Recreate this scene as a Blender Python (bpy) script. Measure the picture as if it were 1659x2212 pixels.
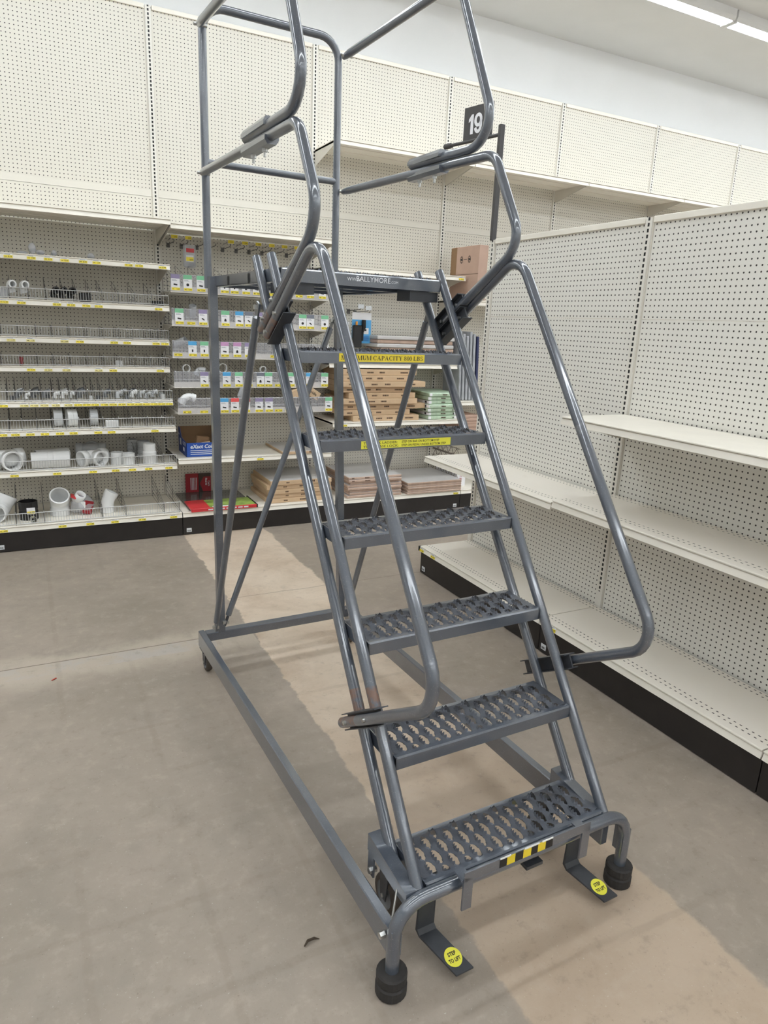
import bpy, bmesh, math, random
from mathutils import Matrix, Vector
random.seed(7)
for o in list(bpy.data.objects): bpy.data.objects.remove(o)
SC = bpy.context.scene
COL = SC.collection
PI = math.pi

# ------------------------------------------------------------------ camera
cam_d = bpy.data.cameras.new('camera'); cam = bpy.data.objects.new('camera', cam_d); COL.objects.link(cam)
cam_d.sensor_fit = 'HORIZONTAL'; cam_d.sensor_width = 36.0
cam_d.lens = 36.0*1479.8/1659.0; cam_d.clip_start = 0.02
_r = Vector((0.89088679, -0.45222435, 0.04258949)); _u = Vector((0.08335066, 0.25492887, 0.96336075)); _f = Vector((0.44651248, 0.8546955, -0.26480596))
cam.matrix_world = Matrix(((_r.x,_u.x,-_f.x,-0.93151593),(_r.y,_u.y,-_f.y,-5.58013235),(_r.z,_u.z,-_f.z,1.58159558),(0,0,0,1)))
SC.camera = cam
# ------------------------------------------------------------------ world, exposure
w = bpy.data.worlds.new('store_world'); SC.world = w; w.use_nodes = True
w.node_tree.nodes['Background'].inputs[0].default_value = (0.9,0.92,1.0,1); w.node_tree.nodes['Background'].inputs[1].default_value = 0.05
SC.view_settings.view_transform = 'Standard'; SC.view_settings.look = 'None'; SC.view_settings.gamma = 1.0
SC.view_settings.use_curve_mapping = False
SC.view_settings.exposure = 0.42
LIGHT_STRENGTH = 24.0
LIGHT_ROWS = (-1.02, -3.3, -5.6, -7.9, -10.2, -12.5)  # only the first row is in view; unseen rows added closer to even the light
CEIL = 4.16

# ------------------------------------------------------------------ materials
MATS = {}
def newmat(name):
    m = bpy.data.materials.new(name); m.use_nodes = True
    nt = m.node_tree; b = nt.nodes['Principled BSDF']; MATS[name] = m
    return m, nt, b
def srgb(r,g,b):
    f = lambda c: (c/255/12.92 if c/255 <= .04045 else ((c/255+.055)/1.055)**2.4)
    return (f(r),f(g),f(b),1)
def N(nt, typ, **kw):
    n = nt.nodes.new(typ)
    for k, v in kw.items():
        if k == 'op': n.operation = v
        elif k == 'blend': n.blend_type = v
        elif isinstance(k, str) and k.startswith('i'): n.inputs[int(k[1:])].default_value = v
        else: setattr(n, k, v)
    return n
def L(nt, a, b): nt.links.new(a, b)
def math_(nt, op, a, b=None, c=None):
    n = nt.nodes.new('ShaderNodeMath'); n.operation = op
    for i, v in enumerate((a, b, c)):
        if v is None: continue
        if isinstance(v, (int, float)): n.inputs[i].default_value = v
        else: nt.links.new(v, n.inputs[i])
    return n.outputs[0]
def mixc(nt, fac, a, b):
    n = nt.nodes.new('ShaderNodeMix'); n.data_type = 'RGBA'
    for i, v in ((0, fac), (6, a), (7, b)):
        if isinstance(v, (int, float)): n.inputs[i].default_value = v
        elif isinstance(v, tuple): n.inputs[i].default_value = v
        else: nt.links.new(v, n.inputs[i])
    return n.outputs[2]
def objco(nt):
    return nt.nodes.new('ShaderNodeTexCoord').outputs['Object']
def noise(nt, co, scale, detail=4, rough=.55, dist=0):
    n = nt.nodes.new('ShaderNodeTexNoise'); n.inputs['Scale'].default_value = scale; n.inputs['Detail'].default_value = detail
    n.inputs['Roughness'].default_value = rough; n.inputs['Distortion'].default_value = dist
    nt.links.new(co, n.inputs['Vector']); return n.outputs[0]
def ramp(nt, fac, stops):
    n = nt.nodes.new('ShaderNodeValToRGB'); e = n.color_ramp.elements
    e[0].position, e[0].color = stops[0]; e[1].position, e[1].color = stops[-1]
    for p_, c_ in stops[1:-1]:
        x = e.new(p_); x.color = c_
    nt.links.new(fac, n.inputs[0]); return n.outputs[0]
def sstep(nt, v, lo, hi):
    n = nt.nodes.new('ShaderNodeMapRange'); n.interpolation_type = 'SMOOTHSTEP'
    n.inputs[1].default_value = lo; n.inputs[2].default_value = hi
    nt.links.new(v, n.inputs[0]); return n.outputs[0]
def bump(nt, b, h, strength, dist):
    n = nt.nodes.new('ShaderNodeBump'); n.inputs['Strength'].default_value = strength; n.inputs['Distance'].default_value = dist
    nt.links.new(h, n.inputs['Height']); nt.links.new(n.outputs[0], b.inputs['Normal'])
def plain(name, col, rough=.5, metal=0., var=.06, scale=30, spec=.5, bumps=0., coat=0.):
    m, nt, b = newmat(name)
    co = objco(nt); n = noise(nt, co, scale)
    dk = tuple(c*(1-var) for c in col[:3])+(1,); lt = tuple(min(1,c*(1+var)) for c in col[:3])+(1,)
    L(nt, ramp(nt, n, [(.3,dk),(.7,lt)]), b.inputs['Base Color'])
    b.inputs['Roughness'].default_value = rough; b.inputs['Metallic'].default_value = metal
    b.inputs['Specular IOR Level'].default_value = spec
    if coat: b.inputs['Coat Weight'].default_value = coat; b.inputs['Coat Roughness'].default_value = .12
    if bumps: bump(nt, b, noise(nt, co, scale*8, 2), bumps, .001)
    return m

CREAM = srgb(241,235,222)
plain('cream_metal', CREAM, .42, var=.03, scale=6)
plain('peg_plain', srgb(226,221,209), .5, var=.02, scale=3)
plain('cream_dark', srgb(214,208,196), .5, var=.03, scale=6)
plain('wall_paint', srgb(243,243,241), .7, var=.015, scale=2)
plain('ceiling_paint', srgb(236,236,234), .8, var=.02, scale=2)
plain('black_kick', srgb(38,34,32), .45, var=.15, scale=14)
plain('black_plastic', srgb(24,24,25), .4)
plain('rubber', srgb(46,43,41), .75, var=.2, scale=40)
plain('caster_tread', srgb(70,62,54), .6, var=.15, scale=40)
plain('caster_hub', srgb(120,122,124), .45)
plain('ladder_dark', srgb(58,60,64), .4, var=.12, scale=40)
plain('zinc', srgb(190,190,186), .3, metal=.9, var=.1, scale=60)
plain('wire', srgb(205,205,204), .3, metal=.35, var=.06, scale=30)
plain('wire_dark', srgb(105,103,100), .4, metal=.6, var=.06, scale=30)
plain('pvc_white', srgb(238,238,236), .35, var=.02, scale=10)
plain('pvc_grey', srgb(205,207,208), .35, var=.03, scale=10)
plain('abs_black', srgb(30,29,29), .35, var=.1)
plain('fitting_grey', srgb(120,122,124), .3, metal=.5, var=.2, scale=40)
plain('paper', srgb(240,239,240), .6, var=.01)
plain('tag_yellow', srgb(244,224,70), .55, var=.02)
plain('tag_pale', srgb(236,222,140), .55, var=.02)
plain('ink', srgb(40,36,34), .6)
plain('ink_brown', srgb(88,66,50), .6)
plain('sticker_yellow', srgb(232,208,62), .45, var=.03, scale=60)
plain('sticker_lemon', srgb(232,226,72), .45, var=.03, scale=60)
plain('tape_black', srgb(30,28,27), .5)
plain('tape_yellow', srgb(236,208,50), .5)
plain('white_chip', srgb(235,235,233), .6)
plain('sign_black', srgb(66,64,64), .5)
plain('sign_white', srgb(238,238,240), .5)
plain('cardboard', srgb(205,176,142), .75, var=.05, scale=9)
plain('cardboard_pink', srgb(190,160,142), .7, var=.05, scale=9)
plain('cardboard_dark', srgb(140,110,80), .8, var=.06, scale=9)
plain('wrap_edge', srgb(190,164,146), .35, var=.14, scale=22)
plain('wrap_top', srgb(200,197,194), .3, var=.05, scale=9)
plain('green_pack', srgb(186,206,180), .3, var=.14, scale=30)
plain('silver_wrap', srgb(176,178,182), .3, var=.14, scale=14)
plain('navy_pack', srgb(52,58,96), .4)
plain('blue_box', srgb(38,82,168), .5, var=.04)
plain('blue_box_side', srgb(36,62,128), .5, var=.04)
plain('blue_card', srgb(92,172,226), .5)
plain('red_print', srgb(206,52,58), .35, var=.05)
plain('red_dark', srgb(150,30,40), .45, var=.05)
plain('brown_cover', srgb(62,44,40), .3)
plain('clear_dark', srgb(86,84,80), .12, spec=.8)
plain('green_print', srgb(150,176,84), .35, var=.3, scale=18)
plain('orange', srgb(236,160,60), .5)
plain('logo_red', srgb(170,40,60), .5)
plain('card_green', srgb(128,196,150), .5); plain('card_blue', srgb(84,168,220), .5); plain('card_purple', srgb(150,138,172), .5)
plain('card_pink', srgb(200,150,190), .5); plain('card_red', srgb(234,92,90), .5); plain('card_grey', srgb(120,124,134), .5)
plain('sticker_white', srgb(225,228,230), .5)
plain('rebar', srgb(150,140,128), .6, metal=.2, var=.15)
plain('dark_debris', srgb(70,58,46), .9)
plain('red_debris', srgb(176,60,44), .8)
plain('logo_white', srgb(226,228,232), .5)

def ladder_paint(name, rust):
    m, nt, b = newmat(name)
    co = objco(nt)
    n = noise(nt, co, 9, 5); base = ramp(nt, n, [(.25, srgb(67,73,83)), (.75, srgb(81,88,98))])
    sp = noise(nt, co, 260, 2, .6); base = mixc(nt, math_(nt,'MULTIPLY', sstep(nt, sp, .62, .72), .35), base, srgb(140,144,150))
    if rust:
        rn = noise(nt, co, 28, 5, .65)
        base = mixc(nt, sstep(nt, rn, .38, .62), base, srgb(108,76,60))
        b.inputs['Roughness'].default_value = .5
    else:
        wn = noise(nt, co, 5, 6, .7); base = mixc(nt, math_(nt,'MULTIPLY', sstep(nt, wn, .66, .74), .5), base, srgb(132,132,134))
        b.inputs['Roughness'].default_value = .28
    L(nt, base, b.inputs['Base Color'])
    b.inputs['Coat Weight'].default_value = 1.0; b.inputs['Coat Roughness'].default_value = .13; b.inputs['Coat IOR'].default_value = 1.85; b.inputs['Specular IOR Level'].default_value = .6
    bump(nt, b, noise(nt, co, 160, 3), .05, .0005)
ladder_paint('ladder_grey', False); ladder_paint('ladder_rust', True)

def tread_mat():
    m, nt, b = newmat('tread_metal')
    co = objco(nt)
    n = noise(nt, co, 14, 5); base = ramp(nt, n, [(.25, srgb(72,75,82)), (.75, srgb(94,98,106))])
    d = noise(nt, co, 11, 6, .7); base = mixc(nt, math_(nt,'MULTIPLY', sstep(nt, d, .55, .7), .45), base, srgb(98,86,74))
    L(nt, base, b.inputs['Base Color']); b.inputs['Roughness'].default_value = .42; b.inputs['Metallic'].default_value = .25
tread_mat()

def pegboard(name, col, P=.0254, r=.135, dark=srgb(52,48,44)):
    m, nt, b = newmat(name)
    co = objco(nt); s = N(nt, 'ShaderNodeSeparateXYZ'); L(nt, co, s.inputs[0])
    fx = math_(nt,'SUBTRACT', math_(nt,'FRACT', math_(nt,'DIVIDE', s.outputs[0], P)), .5)
    fz = math_(nt,'SUBTRACT', math_(nt,'FRACT', math_(nt,'DIVIDE', s.outputs[2], P)), .5)
    d = math_(nt,'SQRT', math_(nt,'ADD', math_(nt,'MULTIPLY', fx, fx), math_(nt,'MULTIPLY', fz, fz)))
    hole = math_(nt,'SUBTRACT', 1.0, sstep(nt, d, r-.02, r+.02))
    n = noise(nt, co, 3, 4); base = ramp(nt, n, [(.3, tuple(c*.975 for c in col[:3])+(1,)), (.7, col)])
    sc = noise(nt, co, 1.7, 6, .75); base = mixc(nt, math_(nt,'MULTIPLY', sstep(nt, sc, .70, .76), .25), base, srgb(180,165,140))
    L(nt, mixc(nt, hole, base, dark), b.inputs['Base Color'])
    b.inputs['Roughness'].default_value = .5
    bump(nt, b, hole, -.6, .003)
pegboard('pegboard', srgb(224,219,206))
pegboard('pegboard_aisle', srgb(232,229,220), r=.15)
def upright_mat(name, col, P=.0254):
    m, nt, b = newmat(name)
    co = objco(nt); s = N(nt, 'ShaderNodeSeparateXYZ'); L(nt, co, s.inputs[0])
    ax = math_(nt,'ABSOLUTE', s.outputs[0]); inx = math_(nt,'LESS_THAN', ax, .0056)
    fz = math_(nt,'FRACT', math_(nt,'DIVIDE', s.outputs[2], P)); iz = math_(nt,'LESS_THAN', math_(nt,'ABSOLUTE', math_(nt,'SUBTRACT', fz, .5)), .31)
    lo = math_(nt,'GREATER_THAN', s.outputs[2], .27); slot = math_(nt,'MULTIPLY', math_(nt,'MULTIPLY', inx, iz), lo)
    L(nt, mixc(nt, slot, col, srgb(14,13,12)), b.inputs['Base Color']); b.inputs['Roughness'].default_value = .45
upright_mat('upright', srgb(228,224,214))
def deck_mat():
    # cream deck with rows of small punched slots near front and back edges (object y: 0 back, -depth front)
    m, nt, b = newmat('deck_perforated')
    co = objco(nt); s = N(nt, 'ShaderNodeSeparateXYZ'); L(nt, co, s.inputs[0])
    fx = math_(nt,'ABSOLUTE', math_(nt,'SUBTRACT', math_(nt,'FRACT', math_(nt,'DIVIDE', s.outputs[0], .0254)), .5))
    inx = math_(nt,'LESS_THAN', fx, .19)
    y = math_(nt,'MULTIPLY', s.outputs[1], -1.0)
    tot = None
    for yy in (.028, .052, .325, .350):
        k = math_(nt,'LESS_THAN', math_(nt,'ABSOLUTE', math_(nt,'SUBTRACT', y, yy)), .0030)
        tot = k if tot is None else math_(nt,'ADD', tot, k)
    slot = math_(nt,'MULTIPLY', inx, tot)
    n = noise(nt, co, 4, 6, .7); base = mixc(nt, math_(nt,'MULTIPLY', sstep(nt, n, .62, .75), .2), srgb(243,236,224), srgb(170,156,136))
    L(nt, mixc(nt, slot, base, srgb(70,64,56)), b.inputs['Base Color']); b.inputs['Roughness'].default_value = .38
deck_mat()
def clear_plastic(name, tint, a):
    m, nt, b = newmat(name)
    out = nt.nodes['Material Output']; tr = N(nt,'ShaderNodeBsdfTransparent'); tr.inputs[0].default_value = (.97,.97,.98,1)
    b.inputs['Base Color'].default_value = tint; b.inputs['Roughness'].default_value = .12
    n = noise(nt, objco(nt), 25, 4, .7); fac = math_(nt,'MULTIPLY_ADD', n, .12, a-.06)
    mx = N(nt,'ShaderNodeMixShader'); L(nt, fac, mx.inputs[0]); L(nt, tr.outputs[0], mx.inputs[1]); L(nt, b.outputs[0], mx.inputs[2]); L(nt, mx.outputs[0], out.inputs[0])
clear_plastic('clear_plastic', srgb(216,216,222), .17)
clear_plastic('plastic_bag', srgb(220,222,226), .38)

def floor_mat():
    m, nt, b = newmat('concrete')
    co = objco(nt); s = N(nt,'ShaderNodeSeparateXYZ'); L(nt, co, s.inputs[0])
    n1 = noise(nt, co, 1.1, 6, .6, .3); n2 = noise(nt, co, 5.5, 6, .65); n3 = noise(nt, co, 120, 3, .6)
    base = ramp(nt, n1, [(.3, srgb(142,131,118)), (.5, srgb(156,144,131)), (.72, srgb(166,153,140))])
    base = mixc(nt, math_(nt,'MULTIPLY', sstep(nt, n2, .45, .7), .4), base, srgb(138,129,118))
    # lighter strip left bare by a removed gondola run, with a ragged edge
    rag = noise(nt, co, 6, 5, .7)
    xo = math_(nt,'ADD', s.outputs[0], math_(nt,'MULTIPLY', math_(nt,'SUBTRACT', rag, .5), .09))
    e1 = sstep(nt, xo, -.004, .008); e2 = math_(nt,'SUBTRACT', 1.0, sstep(nt, xo, .605, .625))
    strip = math_(nt,'MULTIPLY', e1, e2)
    stc = ramp(nt, noise(nt, co, 2.6, 6, .65, .4), [(.3, srgb(186,165,143)), (.5, srgb(208,190,169)), (.7, srgb(220,203,183))])
    front_dark = math_(nt,'MULTIPLY', sstep(nt, math_(nt,'ADD', math_(nt,'MULTIPLY', s.outputs[1], -.6), math_(nt,'MULTIPLY', noise(nt, co, 1.9, 5, .65), 1.6)), 2.35, 3.3), .75)  # strip colour gets darker towards the front, broken up by noise
    stc = mixc(nt, front_dark, stc, srgb(170,150,129))
    base = mixc(nt, math_(nt,'MULTIPLY', strip, .92), base, stc)
    # pale worn patch along the saw cut
    yc = math_(nt,'ADD', s.outputs[1], 2.40); px = math_(nt,'ABSOLUTE', math_(nt,'ADD', yc, math_(nt,'MULTIPLY', math_(nt,'SUBTRACT', n2, .5), .25)))
    pal = math_(nt,'MULTIPLY', math_(nt,'SUBTRACT', 1.0, sstep(nt, px, .05, .22)), math_(nt,'LESS_THAN', s.outputs[0], .0))
    base = mixc(nt, math_(nt,'MULTIPLY', pal, .45), base, srgb(202,190,172))
    grey = math_(nt,'MULTIPLY', math_(nt,'MULTIPLY', math_(nt,'LESS_THAN', math_(nt,'ABSOLUTE', math_(nt,'ADD', s.outputs[1], 2.405)), .055), math_(nt,'LESS_THAN', s.outputs[0], -.2)), sstep(nt, n2, .42, .58))
    base = mixc(nt, math_(nt,'MULTIPLY', grey, .5), base, srgb(176,172,168))
    # darker blotches and trowel stains
    b1 = noise(nt, co, 2.3, 7, .7, .6); base = mixc(nt, math_(nt,'MULTIPLY', sstep(nt, b1, .58, .74), .38), base, srgb(124,112,99))
    # saw cut line and old tile ghost lines
    def linemask(coord, at, wd, amp):
        wob = math_(nt,'MULTIPLY', math_(nt,'SUBTRACT', n2, .5), amp)
        return math_(nt,'SUBTRACT', 1.0, sstep(nt, math_(nt,'ABSOLUTE', math_(nt,'ADD', math_(nt,'SUBTRACT', coord, at), wob)), wd*.4, wd))
    cut = math_(nt,'MULTIPLY', linemask(s.outputs[1], -2.345, .005, .006), math_(nt,'LESS_THAN', s.outputs[0], -.25))
    cut2 = math_(nt,'MULTIPLY', linemask(s.outputs[1], -1.89, .006, .04), math_(nt,'GREATER_THAN', s.outputs[0], 0.0))
    for k, a in ((cut,.75),(cut2,.4)): base = mixc(nt, math_(nt,'MULTIPLY', k, a), base, srgb(92,80,68))
    gh = None
    for at in (-3.05,-3.36,-3.66,-3.97,-4.27,-4.58):
        k = linemask(s.outputs[1], at, .016, .03); gh = k if gh is None else math_(nt,'ADD', gh, k)
    for at in (-1.22,-.92,-.61,-.305):
        gh = math_(nt,'ADD', gh, linemask(s.outputs[0], at, .016, .03))
    gh = math_(nt,'MULTIPLY', gh, sstep(nt, noise(nt, co, 1.3, 3, .5), .4, .6))
    base = mixc(nt, math_(nt,'MULTIPLY', gh, .16), base, srgb(120,106,92))
    mo = noise(nt, co, 17, 5, .7); base = mixc(nt, math_(nt,'MULTIPLY', sstep(nt, mo, .5, .72), .30), base, srgb(186,172,156)); base = mixc(nt, math_(nt,'MULTIPLY', math_(nt,'SUBTRACT', 1.0, sstep(nt, mo, .28, .46)), .28), base, srgb(118,106,94))
    # speckle
    base = mixc(nt, math_(nt,'MULTIPLY', sstep(nt, n3, .66, .74), .5), base, srgb(205,198,188))
    base = mixc(nt, math_(nt,'MULTIPLY', math_(nt,'SUBTRACT', 1.0, sstep(nt, n3, .27, .36)), .4), base, srgb(104,92,80))
    L(nt, base, b.inputs['Base Color']); b.inputs['Roughness'].default_value = .55; b.inputs['Specular IOR Level'].default_value = .35
    bump(nt, b, math_(nt,'ADD', n3, math_(nt,'MULTIPLY', strip, -.8)), .15, .002)
floor_mat()
def emit(name, col, strength):
    m, nt, b = newmat(name); e = N(nt,'ShaderNodeEmission'); e.inputs[0].default_value = col; e.inputs[1].default_value = strength
    L(nt, e.outputs[0], nt.nodes['Material Output'].inputs[0])
emit('tube_light', (.885,.948,1.005,1), LIGHT_STRENGTH)

# ------------------------------------------------------------------ mesh helpers
class MB:
    def __init__(self): self.v=[]; self.f=[]; self.fm=[]; self.fs=[]; self.mats=[]; self.M=Matrix(); self.cur=0; self.sm=False
    def mat(self, name, smooth=None):
        if name not in self.mats: self.mats.append(name)
        self.cur = self.mats.index(name)
        if smooth is not None: self.sm = smooth
        return self
    def at(self, *loc, rz=0, rx=0, ry=0):
        self.M = Matrix.Translation(loc) @ Matrix.Rotation(rz,4,'Z') @ Matrix.Rotation(ry,4,'Y') @ Matrix.Rotation(rx,4,'X'); return self
    def ident(self): self.M = Matrix(); return self
    def add(self, vs, fs, smooth=None):
        o = len(self.v); self.v += [tuple(self.M @ Vector(p)) for p in vs]
        s = self.sm if smooth is None else smooth
        for f in fs: self.f.append(tuple(i+o for i in f)); self.fm.append(self.cur); self.fs.append(s)
        return self
    def box(self, x0,x1,y0,y1,z0,z1):
        return self.add([(x0,y0,z0),(x1,y0,z0),(x1,y1,z0),(x0,y1,z0),(x0,y0,z1),(x1,y0,z1),(x1,y1,z1),(x0,y1,z1)],
            [(0,3,2,1),(4,5,6,7),(0,1,5,4),(1,2,6,5),(2,3,7,6),(3,0,4,7)], False)
    def bbox(self, x0,x1,y0,y1,z0,z1, c=.003):
        # box with chamfered edges
        bm = bmesh.new(); bmesh.ops.create_cube(bm, size=1)
        for v in bm.verts: v.co = Vector(((x0+x1)/2+v.co.x*(x1-x0),(y0+y1)/2+v.co.y*(y1-y0),(z0+z1)/2+v.co.z*(z1-z0)))
        bmesh.ops.bevel(bm, geom=list(bm.edges), offset=c, segments=1, affect='EDGES')
        bm.verts.ensure_lookup_table(); bm.verts.index_update()
        self.add([tuple(v.co) for v in bm.verts], [tuple(v.index for v in f.verts) for f in bm.faces], False); bm.free(); return self
    def prism_x(self, prof, x0, x1):
        n=len(prof); vs=[(x0,y,z) for y,z in prof]+[(x1,y,z) for y,z in prof]
        fs=[(i,(i+1)%n,n+(i+1)%n,n+i) for i in range(n)]+[tuple(range(n-1,-1,-1)),tuple(range(n,2*n))]
        return self.add(vs,fs,False)
    def prism_y(self, prof, y0, y1):
        n=len(prof); vs=[(x,y0,z) for x,z in prof]+[(x,y1,z) for x,z in prof]
        fs=[(i,(i+1)%n,n+(i+1)%n,n+i) for i in range(n)]+[tuple(range(n-1,-1,-1)),tuple(range(n,2*n))]
        return self.add(vs,fs,False)
    def prism_z(self, prof, z0, z1):
        n=len(prof); vs=[(x,y,z0) for x,y in prof]+[(x,y,z1) for x,y in prof]
        fs=[(i,(i+1)%n,n+(i+1)%n,n+i) for i in range(n)]+[tuple(range(n-1,-1,-1)),tuple(range(n,2*n))]
        return self.add(vs,fs,False)
    def tube(self, path, r, n=12, caps=True, smooth=True, square=False):
        P=[Vector(p) for p in path]; m=len(P); rings=[]
        t0=(P[1]-P[0]).normalized(); ref=Vector((0,0,1)) if abs(t0.z)<.9 else Vector((1,0,0))
        nrm=t0.cross(ref).normalized()
        for i in range(m):
            if i==0: t=(P[1]-P[0]).normalized()
            elif i==m-1: t=(P[-1]-P[-2]).normalized()
            else: t=((P[i]-P[i-1]).normalized()+(P[i+1]-P[i]).normalized()).normalized()
            nrm=(nrm-t*nrm.dot(t)).normalized(); bn=t.cross(nrm)
            rr = r[i] if isinstance(r,(list,tuple)) else r
            off = PI/4 if square else 0
            rings.append([P[i]+(nrm*math.cos(a)+bn*math.sin(a))*rr for a in [off+2*PI*k/n for k in range(n)]])
        vs=[tuple(p) for R in rings for p in R]; fs=[]
        for i in range(m-1):
            for k in range(n): fs.append((i*n+k,i*n+(k+1)%n,(i+1)*n+(k+1)%n,(i+1)*n+k))
        self.add(vs,fs,smooth)
        if caps: self.add(vs[:n],[tuple(range(n-1,-1,-1))],False); self.add(vs[-n:],[tuple(range(n))],False)
        return self
    def lathe(self, prof, n=20, smooth=True, closed=False):
        # prof: (r,z) revolve about z
        vs=[]; fs=[]; m=len(prof)
        for r,z in prof:
            for k in range(n): a=2*PI*k/n; vs.append((r*math.cos(a),r*math.sin(a),z))
        for i in range(m-1 if not closed else m):
            j=(i+1)%m
            for k in range(n): fs.append((i*n+k,i*n+(k+1)%n,j*n+(k+1)%n,j*n+k))
        return self.add(vs,fs,smooth)
    def cyl(self, r, z0, z1, n=16, smooth=True):
        self.lathe([(r,z0),(r,z1)],n,smooth)
        c=[(r*math.cos(2*PI*k/n),r*math.sin(2*PI*k/n)) for k in range(n)]
        self.add([(x,y,z0) for x,y in c],[tuple(range(n-1,-1,-1))],False); return self.add([(x,y,z1) for x,y in c],[tuple(range(n))],False)
    def text(self, s, size, origin, xdir=(1,0,0), ydir=(0,0,1), width=None, bold=0., align='L', shear=0.):
        vs,fs,wd,_ = textmesh(s, bold); k=size; kx=size if width is None else width/max(wd,1e-6)
        o=Vector(origin); X=Vector(xdir); Y=Vector(ydir); sh = {'L':0,'C':-wd*kx/2,'R':-wd*kx}[align]
        return self.add([tuple(o+X*(x*kx+sh+shear*y*k)+Y*(y*k)) for x,y in vs], fs, False)
    def serif(self, s_, size, origin, width):
        vs,fs,wd=seriftext(s_); o=Vector(origin)
        return self.add([tuple(o+Vector((x*width/wd,0,y*size))) for x,y in vs], fs, False)
    def build(self, name, parent=None, mesh_only=False):
        me=bpy.data.meshes.new(name); me.from_pydata(self.v,[],self.f)
        for m in self.mats: me.materials.append(MATS[m])
        me.polygons.foreach_set('material_index', self.fm); me.polygons.foreach_set('use_smooth', self.fs); me.update()
        if mesh_only: return me
        return link(name, me, parent)
def link(name, me, parent=None, loc=(0,0,0), rz=0):
    o=bpy.data.objects.new(name, me); COL.objects.link(o); o.location=loc; o.rotation_euler=(0,0,rz)
    if parent: o.parent=parent
    return o
_TX={}
def textmesh(s, bold=0.):
    key=(s,bold)
    if key in _TX: return _TX[key]
    cu=bpy.data.curves.new('lettering','FONT'); cu.body=s; cu.size=1.0; cu.resolution_u=2; cu.offset=bold; cu.fill_mode='FRONT'
    ob=bpy.data.objects.new('lettering', cu)
    me=ob.to_mesh()
    vs=[(v.co.x,v.co.y) for v in me.vertices]; fs=[tuple(p.vertices) for p in me.polygons]
    ob.to_mesh_clear(); bpy.data.objects.remove(ob); bpy.data.curves.remove(cu)
    if not vs: vs=[(0,0),(.6,0),(.6,.7)]; fs=[(0,1,2)]
    x0=min(v[0] for v in vs); y0=min(v[1] for v in vs); vs=[(x-x0,y-y0) for x,y in vs]
    wd=max(v[0] for v in vs); ht=max(v[1] for v in vs); vs=[(x/ht,y/ht) for x,y in vs]
    _TX[key]=(vs,fs,wd/ht,1.0); return _TX[key]
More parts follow.
